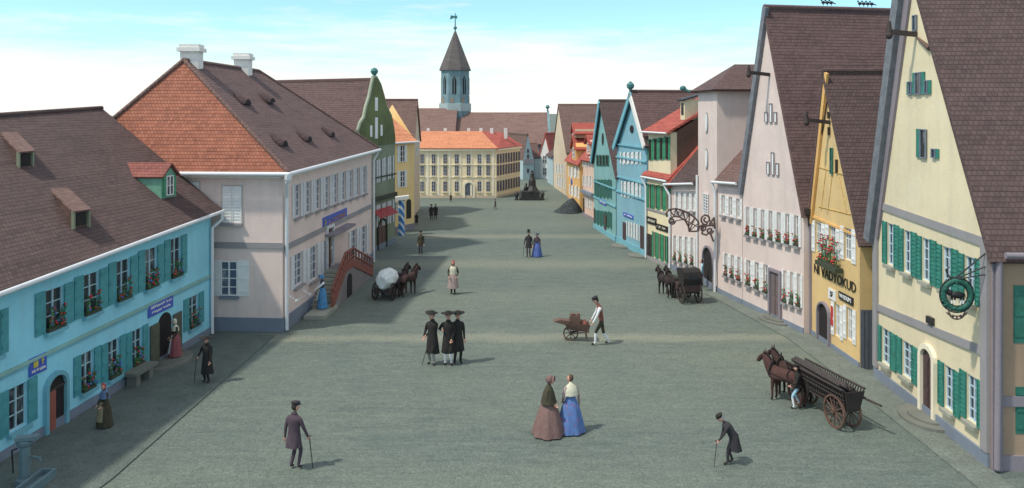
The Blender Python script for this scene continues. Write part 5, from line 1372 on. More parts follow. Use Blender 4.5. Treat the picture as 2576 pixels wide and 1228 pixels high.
def person(px, py, ang, h, label, top='black_cloth', legs='black_cloth', stock=None, shoes='leather', lean=0, hands=None, feet=None, head=(0, 0), hat=None, hatm='black_cloth', hair='hair',
           coat=None, skirt=None, apron=None, shawl=None, stick=None, sleeves=None, gp_=None, hem=None, dz=0, waist=1, at=None, group=None, fat=1.0):
    """ang: heading in degrees, 0 = away from the camera (+Y), 90 = left (-X), -90 = right, 180 = towards the camera"""
    base = V(at) if at else gp(px, py); base.z = (base.z if at else 0)+(gz(base.x, base.y) if not at else 0)+dz
    hands = hands or ((-.26, .04, .80), (.26, .04, .80)); feet = feet or ((-.10, .02), (.10, -.02))
    k = h/1.75; X = Matrix.Translation(base) @ Matrix.Rotation(rad(ang), 4, 'Z') @ Matrix.Scale(k, 4)
    s = V((0, math.sin(lean), math.cos(lean))); fw = V((0, math.cos(lean), -math.sin(lean)))
    hip = V((0, -.25*math.sin(lean), .93)); waist_ = hip+s*.18; chest = hip+s*.38; nb = hip+s*.55; neck = nb+s*.05+fw*.02
    hd = neck+V((0, .03+.10*math.sin(lean+head[0]), .145*math.cos((lean+head[0])*.6)))
    P_ = [hip, waist_, chest, nb, neck+(hd-neck)*.45]; R_ = [(.135*fat, .11*fat), (.125*fat, .10*fat), (.15*fat, .11*fat), (.085, .075), .055]; E_ = [(0, 1), (1, 2), (2, 3), (3, 4)]
    mats = [top, 'skin', legs, stock or legs, shoes, sleeves or top]
    bones = [(hip, nb, 0, .11), (nb, hd, 1, .03)]
    H_ = []
    for i, sx in ((0, -1), (1, 1)):
        S = chest+s*.10+V((sx*.185, 0, 0)); T = V(hands[i]); el, T = ik(S, T, .285, .265, V((sx*.5, -.8, -.2)))
        wr = T; d = (T-el).normalized(); pm = T+d*.075+V((0, 0, 0)); b = len(P_)
        P_ += [S, el, wr, pm]; R_ += [.072*fat, .05, .034, .036]; E_ += [(2, b), (b, b+1), (b+1, b+2), (b+2, b+3)]
        bones += [(S, el, 5, .04), (el, wr, 5, .035), (wr+d*.02, pm, 1, .03)]; H_.append((wr, pm, d, sx))
        fx, fy = feet[i]; an = V((fx, fy, .085)); hj = hip+V((sx*.085, 0, -.05)); kn, an = ik(hj, an, .43, .43, V((0, 1, 0)))
        an = V((fx, fy, .085)); b = len(P_); P_ += [hj, kn, an, V((fx+sx*.02, fy+.15, .04))]; R_ += [.088, .062, .045, .036]; E_ += [(0, b), (b, b+1), (b+1, b+2), (b+2, b+3)]
        bones += [(hj, kn, 2, .06), (kn+(an-kn)*.12, an, 3, .05), (an+V((0, -.02, -.03)), P_[-1], 4, .05)]
    mb = skin_mb(P_, E_, R_); color_by_bone(mb, bones)
    hm = Matrix.Rotation(-(lean*.55+head[0]), 3, 'X') @ Matrix.Rotation(head[1], 3, 'Z')
    def warp(q): 
        if q.z < 0: q = V((q.x*(1+q.z*2.2), q.y*(1+q.z*1.2)+(-q.z)*.16, q.z))
        return q
    mb.ball(hd, .078, .095, .118, 1, 12, 9, hm, warp)
    def hp(x, y, z): return hd+hm @ V((x, y, z))
    mb.tube(hp(0, .088, .02), hp(0, .118, -.028), .008, .019, 6, 1); mb.ball(hp(0, .112, -.03), .018, .016, .013, 1, 6, 4)
    mats += ['lip', 'black_paint', 'white_paint']
    mb.ball(hp(0, .089, -.062), .026, .012, .008, 6, 6, 4, hm)
    for sx in (-1, 1):
        mb.ball(hp(sx*.03, .079, .012), .014, .011, .009, 8, 6, 4, hm); mb.ball(hp(sx*.03, .087, .012), .006, .006, .006, 7, 6, 4)
        mb.ball(hp(sx*.079, -.005, -.01), .012, .024, .034, 1, 6, 5, hm); mb.tube(hp(sx*.014, .088, .036), hp(sx*.048, .078, .036), .005, .004, 5, 7)
    for wr, pm, d, sx in H_:
        side = d.cross(V((0, 1, 0))); side = (side if side.length > .1 else V((1, 0, 0))).normalized(); inn = side.cross(d).normalized()
        for j, (o, L) in enumerate(((-.027, .062), (-.009, .075), (.009, .072), (.026, .055))):
            a = pm+d*.012+side*o; cu = .45 if not (stick and stick[0] == (0 if sx < 0 else 1)) else 1.1
            b = a+(d*math.cos(cu*.6)+inn*math.sin(cu*.6))*L*.55; c = b+(d*math.cos(cu*1.5)+inn*math.sin(cu*1.5))*L*.5
            mb.tube(a, b, .0105, .0095, 6, 1); mb.tube(b, c, .0095, .007, 6, 1); mb.ball(b, .0098, .0098, .0098, 1, 6, 4)
        a = pm-d*.03+side*-.03; b = a+(d*.6-side*.7).normalized()*.035; mb.tube(a, b, .013, .011, 6, 1); mb.tube(b, b+d*.03+inn*.012, .011, .008, 6, 1)
    root = thing('person', label, 'person', base, group)
    mb.xf(X).build('body', mats, root)
    def put(m, name, mat): return m.xf(X).build(name, mat, root)
    # hair
    if hair and hat not in ('scarf', 'bonnet'):
        def hw(q):
            if q.y > .045 and q.z < .055: return V((q.x*.8, .035, q.z))
            return q
        put(MB().ball(hd+hm @ V((0, -.018, .022)), .088, .10, .112, 0, 12, 8, hm, hw), 'hair', hair)
    def line(z):   # centre of clothing at height z along the leaning trunk
        t = (z-hip.z)/max(.2, s.z)
        return hip+s*t if t > 0 else V((0, hip.y, z))
    if coat:
        m, hz, fl = coat
        prof = [(.585, .062, .06), (.55, .10, .085), (.50, .19, .118), (.44, .212*fat, .14*fat), (.34, .195*fat, .142*fat), (.18, .165*fat*waist, .125*fat), (0, .19*fat, .15*fat)]
        rings = [ering(hip+s*t, rx, ry, 20, 0, tilt=V((0, 0, -math.sin(lean)*ry*.9))) for t, rx, ry in prof]
        n = 5
        for i in range(1, n+1):
            q = i/n; z = .93+(hz-.93)*q; rings.append(ering(V((0, hip.y-.02*q-lean*.05*q, z)), (.19+fl*q)*fat, (.155+fl*.85*q)*fat, 20, .085*q, 6, 1.3))
        put(MB().loft(rings, 0, (True, True)), 'coat', m)
        put(MB().loft([ering(nb+s*-.0, .085, .075, 14), ering(nb+s*.055, .078, .07, 14)], 0, (False, False)), 'collar', m)
    if skirt:
        m, r = skirt; z0 = .045
        rings = [ering(hip+s*.2, .135*fat, .11*fat, 28), ering(hip+s*.12, .17*fat, .14*fat, 28, .02, 7)]
        for i in range(1, 8):
            q = i/7; z = 1.0+(z0-1.0)*q; rr = .2+(r-.2)*q**.75; rings.append(ering(V((0, hip.y*(1-q), z)), rr, rr*.92, 28, .02+.06*q, 8, .6))
        put(MB().loft(rings, 0, (True, True)), 'skirt', m)
    if apron:
        m, w, z0, r = apron; g = []
        for i in range(9):
            q = i/8; z = 1.06+(z0-1.06)*q; rr = (.15+(r-.15)*q**.75)*1.06+.012; row_ = []
            for j in range(9):
                a = math.pi/2+(j/8-.5)*w; row_.append(V((rr*math.cos(a), hip.y*(1-q)+rr*.93*math.sin(a), z)))
            g.append(row_)
        mm = MB(); mm.add([p for r_ in g for p in r_], [(i*9+j, i*9+j+1, i*9+j+10, i*9+j+9) for i in range(8) for j in range(8)], 0, True); put(mm, 'apron', m)
    if shawl:
        m, zb, r = shawl
        rings = [ering(nb+s*.04, .075, .07, 18), ering(nb-s*.03, .17, .11, 18)]
        for i in range(1, 5):
            q = i/4; t = .47+(zb-.93-.47)*q; rings.append(ering(hip+s*t, .225+(r-.225)*q, .15+(r*.75-.15)*q, 18, .03*q, 6))
        put(MB().loft(rings, 0, (True, True)), 'shawl', m)
    if hat == 'wide':
        c = hd+hm @ V((0, -.005, .075)); r3 = hm
        def rr(r, z, dr=0, fy=1.0): return [c+r3 @ V((r*math.cos(2*math.pi*i/20), r*fy*math.sin(2*math.pi*i/20), z+dr*abs(math.cos(2*math.pi*i/20)))) for i in range(20)]
        put(MB().loft([rr(.095, -.01), rr(.25, .01, .03, .75), rr(.25, .026, .03, .75), rr(.105, .02), rr(.10, .085), rr(.07, .11), rr(.01, .115)]), 'hat', hatm)
    elif hat == 'top':
        c = hd+hm @ V((0, 0, .07)); put(MB().loft([[c+hm @ V((r*math.cos(i*.393), r*math.sin(i*.393), z)) for i in range(16)] for r, z in ((.09, 0), (.155, .012), (.155, .024), (.095, .02), (.088, .11), (.10, .2), (.095, .21), (.01, .212))]), 'hat', hatm)
    elif hat == 'cap':
        c = hd+hm @ V((0, -.005, .065)); m = MB().loft([[c+hm @ V((r*math.cos(i*.393), r*1.1*math.sin(i*.393)+dy, z)) for i in range(16)] for r, z, dy in ((.088, -.01, 0), (.094, .03, 0), (.118, .06, 0), (.112, .085, -.005), (.06, .1, -.01), (.01, .102, -.01))])
        m.prism([c+hm @ V((x, y, -.004)) for x, y in ((-.075, .06), (.075, .06), (.055, .145), (-.055, .145))], hm @ V((0, 0, .014))); put(m, 'cap', hatm)
    elif hat == 'scarf':
        def sw(q):
            if q.y > .03 and abs(q.x) < .062 and q.z < .06: return V((q.x*1.02, .045, q.z))
            return V((q.x, q.y, q.z-(.05 if q.z < -.03 and q.y < .02 else 0)))
        put(MB().ball(hd+hm @ V((0, -.012, .012)), .097, .112, .13, 0, 14, 10, hm, sw), 'headscarf', hatm)
    elif hat == 'bonnet':
        def bw(q):
            if q.y > .04: return V((q.x*1.18, .075, q.z*1.08)) if q.z > -.07 else V((q.x, .03, q.z))
            return q
        bm_ = MB().ball(hd+hm @ V((0, -.02, .02)), .10, .13, .135, 0, 14, 10, hm, bw)
        def br_(r, y): return [hd+hm @ V((r*math.cos(math.pi*i/12-.15*math.pi*(1-i/6)), y, .01+r*1.1*math.sin(math.pi*i/12-.15*math.pi*(1-i/6)))) for i in range(13)]
        rows = [br_(.10, .06), br_(.122, .10), br_(.142, .125), br_(.138, .13), br_(.115, .10)]
        for p_, q_ in zip(rows[:-1], rows[1:]): bm_.add(p_+q_, [(i, i+1, i+14, i+13) for i in range(12)], 0, True)
        put(bm_, 'bonnet', hatm)
    # walking stick: a thing of its own, held in the hand
    if stick:
        i, slab_ = stick[0], stick[1]; mth = stick[2] if len(stick) > 2 else 'dark_wood'
        wr, pm, d, sx = H_[i]; g = pm+d*.035; out = V((g.x+sx*.04, g.y+.10, -dz/k if False else 0))
        sm = MB().tube(out, g+V((0, 0, .06)), .011, .015, 8); sm.path([g+V((0, 0, .06)), g+V((0, .03, .085)), g+V((0, .07, .07))], .014)
        o = sm.xf(X).build('walking_stick', mth, loc=X @ out); tag(o, slab_, 'cane')
    return root, X, H_

BK = dict(top='black_cloth', legs='black_cloth')
P0 = person
# foreground
P0(740, 1181, -22, 1.80, 'man in a plum grey jacket and peaked cap with a walking stick', top='plum_cloth', legs='plum_cloth', coat=('plum_cloth', .64, .05), hat='cap', hatm='charcoal_cloth', head=(.1, -.5),
   hands=((-.30, -.06, .66), (.37, .16, .82)), feet=((-.11, 0), (.11, .03)), stick=(1, 'walking stick in the right hand of the man in the peaked cap'))
P0(1380, 1092, -105, 1.74, 'lady in a wide brown crinoline with a dark shawl and brown bonnet', top='olive_cloth', skirt=('brown_cloth', .56), shawl=('olive_cloth', 1.0, .33), hat='bonnet', hatm='brown_cloth', head=(.05, 0), hands=((-.18, .2, .98), (.18, .2, .98)))
P0(1436, 1086, 20, 1.72, 'lady in a blue flowered skirt and pale blouse beside the lady in the dark shawl', top='cream_cloth', skirt=('floral_cloth', .47), hat=None, hair='brown_hair', head=(.05, .7), sleeves='pink_grey_cloth', shawl=('cream_cloth', 1.18, .25), hands=((-.22, .14, .95), (.33, .06, .82)))
P0(1836, 1167, 90, 1.46, 'stooped old man in a long dark coat leaning on a cane', top='charcoal_cloth', legs='charcoal_cloth', coat=('charcoal_cloth', .48, .07), lean=.58, head=(.25, 0), hat='cap', hatm='black_cloth', hair='grey_hair',
   hands=((-.20, .50, .76), (.2, .28, .70)), feet=((-.09, .10), (.09, -.12)), stick=(0, 'cane of the stooped old man in the long dark coat'))
# clergymen
P0(1088, 917, 155, 2.02, 'clergyman in a black gown and wide hat holding a cane, left of the three', coat=('black_cloth', .40, .06), stock='pale_stocking', hat='wide', head=(.05, -.3), hands=((.24, .1, .95), (.28, .1, .95)), **BK)
GROUP3 = []
P0(1128, 918, 178, 2.02, 'clergyman with white stockings and wide hat, in the middle of the three', coat=('black_cloth', .42, .04), stock='white_cloth', hat='wide', hands=((-.13, .16, .92), (.2, .12, 1.22)), head=(.05, .3), **BK)
P0(1151, 914, 195, 1.98, 'clergyman in a black gown and wide hat, right of the three', coat=('black_cloth', .44, .05), hat='wide', stock='black_cloth', hands=((-.24, .02, .86), (.24, .02, .88)), head=(.05, .2), **BK)
c = gp(1063, 917); cc = MB().tube(c+V((-.02, 0, 0)), c+V((.28, 0, .98)), .013, .016, 8); cc.ball(c+V((.29, 0, 1.0)), .03, .03, .03)
# barrow man
P0(1510, 867, 90, 2.0, 'man in a rust waistcoat and white stockings pushing a wheelbarrow', top='rust_cloth', sleeves='white_cloth', legs='olive_cloth', stock='white_cloth', lean=.20, head=(.3, 0), hat='cap', hatm='charcoal_cloth',
   hands=((-.25, .34, .78), (.25, .34, .78)), feet=((-.1, .20), (.1, -.34)))
c = gp(1437, 857)
t = thing('wheelbarrow', 'brown wooden wheelbarrow loaded with bundles pushed by the man in the rust waistcoat', 'wheelbarrow', c)
def wheel(par, c, ax, r, w=.06, ns=10, mat='brown_wood', th=.05, name='wheel'):
    ax = V(ax).normalized(); a = V((0, 0, 1)); b = ax.cross(a).normalized(); mb = MB(); n = 24
    def P(rr, t, o): return c+(a*math.cos(t)+b*math.sin(t))*rr+ax*o
    rings = [[P(r, 2*math.pi*i/n, -w/2) for i in range(n)], [P(r, 2*math.pi*i/n, w/2) for i in range(n)], [P(r-th, 2*math.pi*i/n, w/2) for i in range(n)], [P(r-th, 2*math.pi*i/n, -w/2) for i in range(n)]]
    mb.loft(rings+[rings[0]], 0, (False, False), smooth=False)
    for i in range(ns): mb.tube(P(.05, 2*math.pi*i/ns, 0), P(r-th*.6, 2*math.pi*i/ns, 0), .022, .018, 5)
    mb.tube(c-ax*w*1.1, c+ax*w*1.1, .075, .06, 10)
    return mb.build(name, mat, par)
wc = c+V((-.02, 0, .33)); wheel(t, wc, (0, 1, 0), .33, .07, 8)
hx, hy = gp(1497, 867).x, c.y
mb = MB()
for s in (-1, 1):
    mb.tube(wc+V((-.02, s*.09, 0)), V((c.x+.75, c.y+s*.26, .44)), .04, .035, 6); mb.tube(V((c.x+.75, c.y+s*.26, .44)), V((hx-.62+.08, c.y+s*.28, .86)), .035, .028, 6)
    mb.tube(V((c.x+.62, c.y+s*.25, .48)), V((c.x+.68, c.y+s*.25, .04)), .03, .025, 6)
mb.build('frame', 'brown_wood', t)
mb = MB()
for s in (-1, 1): mb.prism([V((c.x-.2, c.y+s*.22, .56)), V((c.x+.70, c.y+s*.26, .46)), V((c.x+.78, c.y+s*.32, .76)), V((c.x-.3, c.y+s*.30, .82))], (0, .03, 0))
mb.hexa([V((c.x-.18, c.y-.22, .54)), V((c.x+.7, c.y-.24, .44)), V((c.x+.7, c.y+.24, .44)), V((c.x-.18, c.y+.22, .54)), V((c.x-.18, c.y-.22, .58)), V((c.x+.7, c.y-.24, .48)), V((c.x+.7, c.y+.24, .48)), V((c.x-.18, c.y+.22, .58))])
mb.prism([V((c.x+.7, c.y-.25, .46)), V((c.x+.7, c.y+.25, .46)), V((c.x+.77, c.y+.3, .74)), V((c.x+.77, c.y-.3, .74))], (.03, 0, 0))
mb.build('tray', 'brown_wood', t)
mb = MB(); rnd = random.Random(4)
mb.prism([V((c.x-.78, c.y-.2, .87)), V((c.x-.25, c.y-.2, .72)), V((c.x-.02, c.y-.2, .88)), V((c.x-.5, c.y-.2, .95))], (0, .42, 0))
tag(mb.build('board_bundle', 'brown_wood', loc=V((c.x-.4, c.y, .95))), 'brown board sticking out over the front of the wheelbarrow', 'boards')
mb = MB(); mb.box(V((c.x+.16, c.y, .83)), (.22, 0, .01), (0, .19, 0), (-.01, 0, .28)); mb.box(V((c.x+.08, c.y, 1.14)), (.10, 0, 0), (0, .13, 0), (0, 0, .05)); mb.box(V((c.x+.32, c.y, 1.13)), (.055, 0, .02), (0, .13, 0), (-.02, 0, .06))
tag(mb.build('crate', 'brown_wood', loc=V((c.x+.1, c.y, .7))), 'tall brown crate standing in the wheelbarrow', 'crate')
mb = MB(); mb.ball(V((c.x+.56, c.y, .70)), .17, .2, .2, 0, 12, 8); mb.ball(V((c.x+.57, c.y, .89)), .06, .06, .06)
tag(mb.build('sack', 'rust_cloth', loc=V((c.x+.58, c.y, .6))), 'round rust brown sack at the back of the wheelbarrow', 'sack')
# man at blue house corner, woman left
P0(521, 964, 165, 1.62, 'man in a long black coat and wide hat with a cane beside the blue house', coat=('black_cloth', .36, .08), hat='wide', hands=((-.2, .12, .84), (.34, .12, 1.02)), head=(.05, .3), stick=(1, 'cane of the man in the wide hat beside the blue house'), **BK)
P0(263, 1077, 150, 1.34, 'woman in a dark dress with a blue shawl and red headscarf', top='olive_cloth', skirt=('olive_cloth', .33), shawl=('blue_scarf_cloth', 1.2, .26), apron=('tan_cloth', 1.5, .3, .33), hat='scarf', hatm='red_cloth', head=(.05, .6), hands=((-.15, .22, .95), (.15, .22, .95)))
q = FB.pt(DU, .24, .45); P0(0, 0, -165+360-60, 1.46, 'woman in a red skirt standing on the doorstep of the blue house', top='olive_cloth', skirt=('redskirt_cloth', .32), apron=('white_cloth', .7, .2, .33), shawl=('cream_cloth', 1.25, .22), hat='scarf', hatm='cream_cloth', at=q, hands=((-.15, .22, .95), (.15, .22, .95)))
q = FP_R.pt(FP_R.uz(810, 766, .7)[0], .18, .72); P0(0, 0, 125, 1.62, 'woman in a blue dress throwing feed on the step beside the staircase', top='navy_cloth', skirt=('azure_cloth', .29), hat='bonnet', hatm='azure_cloth', sleeves='white_cloth', apron=('white_cloth', .5, .5, .33), at=q, hands=((-.2, .48, 1.12), (.2, .36, .95)))
# middle
_, X, hh = P0(1140, 740, 175, 1.80, 'woman with a red headscarf and pale skirt walking in the middle of the square', top='olive_cloth', skirt=None, legs='leather', coat=('cream_cloth', .9, .02), hat='scarf', hatm='red_cloth', sleeves='olive_cloth', hands=((-.2, .18, .98), (.2, .18, .98)), feet=((-.1, .05), (.1, -.08)))
r = bpy.data.objects[_.name]
rings = [ering(V((0, 0, 1.12)), .14, .115, 28)]
for i in range(1, 7):
    s_ = i/6; rings.append(ering(V((0, 0, 1.1+(.34-1.1)*s_)), .15+.16*s_**.7, .12+.16*s_**.7, 28, .04*s_, 7))
MB().loft(rings).xf(X).build('skirt', 'pink_grey_cloth', r)
P0(1059, 641, 170, 1.6, 'man in a short dark jacket standing alone beyond the wagon', top='olive_cloth', legs='charcoal_cloth', hat='cap', coat=('olive_cloth', .82, .02))
P0(1330, 647, 170, 1.72, 'gentleman with a top hat and cane walking with the lady in royal blue', top='charcoal_cloth', legs='plum_cloth', coat=('charcoal_cloth', .66, .05), hat='top', hands=((-.26, .04, .85), (.30, .14, .86)), stick=(1, 'cane of the gentleman with the top hat'))
P0(1351, 646, 185, 1.58, 'lady in a royal blue crinoline beside the gentleman with the top hat', top='brown_cloth', skirt=('royal_cloth', .40), hat='bonnet', hatm='blue_scarf_cloth', shawl=('plum_cloth', 1.16, .26))
P0(1085, 553, 185, 1.36, 'dark dressed man at the left of the far pair before the palace', coat=('charcoal_cloth', .5, .04), hat='wide', **BK)
P0(1096, 551, 175, 1.34, 'dark dressed man at the right of the far pair before the palace', coat=('charcoal_cloth', .45, .05), hat='cap', **BK)
P0(1048, 565, 180, 1.0, 'tiny dark figure at the foot of the yellow orange house', coat=('black_cloth', .3, .05), hat='wide', **BK)
P0(1246, 527, 100, 1.02, 'tiny dark figure striding on the square in front of the palace corner', coat=('plum_cloth', .6, .05), hat='cap', feet=((-.08, .22), (.08, -.25)), **BK)
P0(1134, 508, 180, .9, 'tiny dark figure beside the palace front left of its portal', coat=('olive_cloth', .4, .06), hat='top', **BK)
q = FT.pt(TD[0], .02, .40); P0(0, 0, 65, 1.5, 'person in a light blue shirt standing in the doorway of the stair tower', top='lightblue_cloth', legs='plum_cloth', at=q)

# ================================================================== horses
def horse(at, ang, k, label, body='horse_brown', group=None, step=0):
    base = V(at); X = Matrix.Translation(base) @ Matrix.Rotation(rad(ang), 4, 'Z') @ Matrix.Scale(k, 4)
    P_ = [V(p) for p in ((0, 0, 1.14), (0, -.42, 1.20), (0, -.74, 1.18), (0, .40, 1.18), (0, .64, 1.22), (0, .80, 1.46), (0, .93, 1.68), (0, 1.05, 1.82), (0, 1.22, 1.68), (0, 1.38, 1.47))]
    R_ = [(.29, .31), (.28, .30), (.24, .25), (.27, .31), (.22, .30), (.17, .27), (.135, .205), (.12, .15), (.10, .13), (.072, .085)]
    E_ = [(0, 1), (1, 2), (0, 3), (3, 4), (4, 5), (5, 6), (6, 7), (7, 8), (8, 9)]
    bones = [(P_[2], P_[4], 0, .3), (P_[4], P_[9], 0, .15)]
    for sx in (-1, 1):
        f = .14*step*sx; b = len(P_)
        P_ += [V(p) for p in ((sx*.15, .50, .98), (sx*.16, .54+f, .54), (sx*.16, .53+f, .14), (sx*.16, .58+f, .035))]; R_ += [.12, .068, .048, .062]; E_ += [(3, b), (b, b+1), (b+1, b+2), (b+2, b+3)]
        bones += [(P_[b], P_[b+1], 0, .08), (P_[b+1], P_[b+2], 0, .05), (P_[b+2]-V((0, 0, .03)), P_[b+3], 1, .06)]; b = len(P_); f = -f
        P_ += [V(p) for p in ((sx*.16, -.68, 1.08), (sx*.17, -.52+f*.5, .82), (sx*.17, -.86+f, .52), (sx*.17, -.80+f, .14), (sx*.17, -.75+f, .035))]; R_ += [.19, .125, .07, .05, .064]; E_ += [(2, b), (b, b+1), (b+1, b+2), (b+2, b+3), (b+3, b+4)]
        bones += [(P_[b], P_[b+1], 0, .1), (P_[b+1], P_[b+2], 0, .08), (P_[b+2], P_[b+3], 0, .05), (P_[b+3]-V((0, 0, .03)), P_[b+4], 1, .06)]
    mb = skin_mb(P_, E_, R_); color_by_bone(mb, bones)
    for sx in (-1, 1):
        mb.tube(V((sx*.055, 1.0, 1.92)), V((sx*.085, 1.0, 2.09)), .04, .008, 6, 0); mb.ball(V((sx*.10, 1.13, 1.80)), .018, .02, .02, 2, 6, 4); mb.ball(V((sx*.045, 1.43, 1.46)), .014, .014, .018, 2, 6, 4)
    root = thing('horse', label, 'horse', base, group); mb.xf(X).build('body', [body, 'hoof', 'black_paint'], root)
    m = MB(); cr = [V(p) for p in ((0, .50, 1.50), (0, .62, 1.70), (0, .76, 1.86), (0, .92, 1.97), (0, 1.06, 1.95))]
    for a, b in zip(cr[:-1], cr[1:]): m.prism([a, b, b+V((.05, .04, -.20)), a+V((.07, .05, -.24))], (-.07, 0, .01))
    m.xf(X).build('mane', 'mane', root)
    m = MB().loft([ering(V(c), r, r, 8) for c, r in (((0, -.90, 1.30), .04), ((0, -1.02, 1.2), .075), ((0, -1.08, .95), .085), ((0, -1.07, .65), .07), ((0, -1.05, .5), .02))]); m.xf(X).build('tail', 'mane', root)
    hm = MB(); n = 14
    for i in range(n):
        a, b = 2*math.pi*i/n, 2*math.pi*(i+1)/n; hm.tube(V((.235*math.cos(a), .64-.05*math.sin(a), 1.30+.36*math.sin(a))), V((.235*math.cos(b), .64-.05*math.sin(b), 1.30+.36*math.sin(b))), .045, .045, 6)
    for sx in (-1, 1): hm.tube(V((sx*.27, .6, 1.22)), V((sx*.30, -.95, 1.0)), .018, .018, 5)
    for y in (-.25, ): 
        for i in range(10):
            a, b = math.pi*i/10-.2, math.pi*(i+1)/10-.1; hm.tube(V((.31*math.cos(a), y, 1.2+.33*math.sin(a))), V((.31*math.cos(b), y, 1.2+.33*math.sin(b))), .022, .022, 5)
    hm.tube(V((0, .6, 1.7)), V((0, .56, 1.86)), .05, .015, 6)
    hm.xf(X).build('harness', 'leather', root); hm = MB()
    for sx in (-1, 1): hm.tube(V((sx*.11, 1.26, 1.60)), V((sx*.13, 1.02, 1.86)), .012, .012, 4)
    hm.tube(V((-.11, 1.28, 1.68)), V((.11, 1.28, 1.68)), .012, .012, 4)
    hm.xf(X).build('bridle', 'leather', root)
    return root
def dirang(d): return math.degrees(math.atan2(-d[0], d[1]))
# ladder wagon on the right, with two horses and a driver
RD = V((-.24, .97, 0)).normalized(); RX = V((RD.y, -RD.x, 0)); rc = V((10.47, 25.2, 0)); 
t = thing('ladder_wagon', 'long dark ladder wagon loaded with poles behind two brown horses', 'wagon', rc+RD*1)
for s in (-1, 1):
    wheel(t, rc+RX*.29*s+V((0, 0, .52)), RX, .52, .07, 12, 'brown_wood', .06); wheel(t, rc+RD*2.1+RX*.28*s+V((0, 0, .45)), RX, .45, .07, 10, 'brown_wood', .06)
mb = MB(); mb.tube(rc-RX*.33+V((0, 0, .52)), rc+RX*.33+V((0, 0, .52)), .05); mb.tube(rc+RD*2.1-RX*.38+V((0, 0, .45)), rc+RD*2.1+RX*.38+V((0, 0, .45)), .05); mb.tube(rc-RD*.25+V((0, 0, .62)), rc+RD*2.5+V((0, 0, .58)), .06); mb.build('chassis', 'dark_wood', t)
for s in (-1, 1):
    mb = MB(); b0, b1 = rc-RD*.45+RX*.19*s+V((0, 0, .66)), rc+RD*2.45+RX*.19*s+V((0, 0, .66)); t0, t1 = rc-RD*.55+RX*.40*s+V((0, 0, 1.36)), rc+RD*2.55+RX*.40*s+V((0, 0, 1.36)); mb.tube(b0.lerp(t0, .72), b1.lerp(t1, .72), .025)
    mb.tube(b0, b1, .035); mb.tube(t0, t1, .035); mb.tube((b0+t0)/2, (b1+t1)/2, .02)
    for i in range(26): q = (i+.3)/25.6; mb.tube(b0.lerp(b1, q), t0.lerp(t1, q), .022, .022, 5)
    mb.build('ladder_side', 'dark_wood', t)
mb = MB(); mb.box(rc+RD*1.0+V((0, 0, .66)), RD*1.42, RX*.19, (0, 0, .025)); mb.build('floor', 'dark_wood', t)
mb = MB()
for i in range(9): u_ = -.28+.56*i/8; mb.prism([rc-RD*.47+RX*(u_*.68)+V((0, 0, .66)), rc-RD*.47+RX*(u_*.68+.06)+V((0, 0, .66)), rc-RD*.55+RX*(u_*1.15+.06)+V((0, 0, 1.30)), rc-RD*.55+RX*u_*1.15+V((0, 0, 1.30))], -RD*.03)
mb.build('tailboard', 'dark_wood', t)
MB().tube(rc+RD*2.4+V((0, 0, .5)), rc+RD*3.3+V((-.5, 0, .62)), .04, .035).build('shaft', 'dark_wood', t)
mb = MB(); rnd = random.Random(9)
for i in range(44):
    l = i//8; x = (-.25+.5*((i % 8)+.5*(l % 2))/8)*(.85+.08*l); z = .78+l*.125+rnd.uniform(-.02, .03); a = rc-RD*rnd.uniform(.2, .5)+RX*x+V((0, 0, z)); b = rc+RD*rnd.uniform(2.2, 2.6)+RX*(x+rnd.uniform(-.06, .06))+V((0, 0, z+.04)); mb.tube(a, b, .05, .042, 7)
mb.tube(rc+RD*.3+RX*.2+V((0, 0, 1.12)), rc-RD*1.05+RX*.60+V((0, 0, .98)), .04, .035, 7)
tag(mb.build('pole_load', 'dark_pole', loc=rc+RD*1.1+V((0, 0, .75))), 'load of long brown poles lying in the ladder wagon', 'poles')
hd_ = V((-.62, .78, 0)).normalized(); a = dirang(hd_); hr = V((hd_.y, -hd_.x, 0)); c = V((9.37, 27.25, 0))
horse(c, a, .80, 'brown horse standing nearest the viewer in front of the ladder wagon', 'horse_bay'); horse(c+hr*.62+hd_*.12, a-4, .80, 'dark brown horse on the far side of the ladder wagon team', 'horse_brown')
P0(2007, 1028, 70, 1.42, 'driver in white breeches and pale blue smock standing by the ladder wagon horses', top='black_cloth', legs='lightblue_cloth', stock='white_cloth', hat='cap', feet=((-.1, .14), (.1, -.14)), hands=((-.2, .25, 1.0), (.2, .2, .9)), coat=('black_cloth', .88, .02))
# covered wagon
cd = V((.22, .97, 0)).normalized(); cx_ = V((cd.y, -cd.x, 0)); c = V((-6.78, 42.2, 0))
t = thing('covered_wagon', 'small covered wagon with a round white canvas near the staircase', 'wagon', c+cd*.5)
for s in (-1, 1): wheel(t, c+cx_*.5*s+V((0, 0, .45)), cx_, .45, .08, 10, 'dark_wood', .06); wheel(t, c+cd*1.15+cx_*.5*s+V((0, 0, .38)), cx_, .38, .08, 10, 'dark_wood', .06)
MB().box(c+cd*.6+V((0, 0, .52)), cd*.95, cx_*.4, (0, 0, .09)).build('bed', 'dark_wood', t)
rings = []
for i in range(13):
    q = i/12; y = -.4+1.65*q; f = math.sin(math.pi*(.07+.86*q))**.42; f *= 1+.06*(i % 2)
    row_ = []
    for j in range(32):
        a = 2*math.pi*j/32; w_ = 1+.055*math.cos(11*a+.4*i)+.03*math.sin(5*a+i); sn = math.sin(a); row_.append(c+cd*y+cx_*(.52*f*w_*math.cos(a)*(1-.42*max(0, -sn)))+V((0, 0, .98+(.56*f*w_*sn if sn > 0 else .60*f*w_*sn))))
    rings.append(row_)
MB().loft(rings).build('canvas_cover', 'canvas', t)
MB().tube(c+cd*1.2+V((0, 0, .5)), c+cd*2.2+cx_*.7+V((0, 0, .65)), .035).build('shaft', 'dark_wood', t)
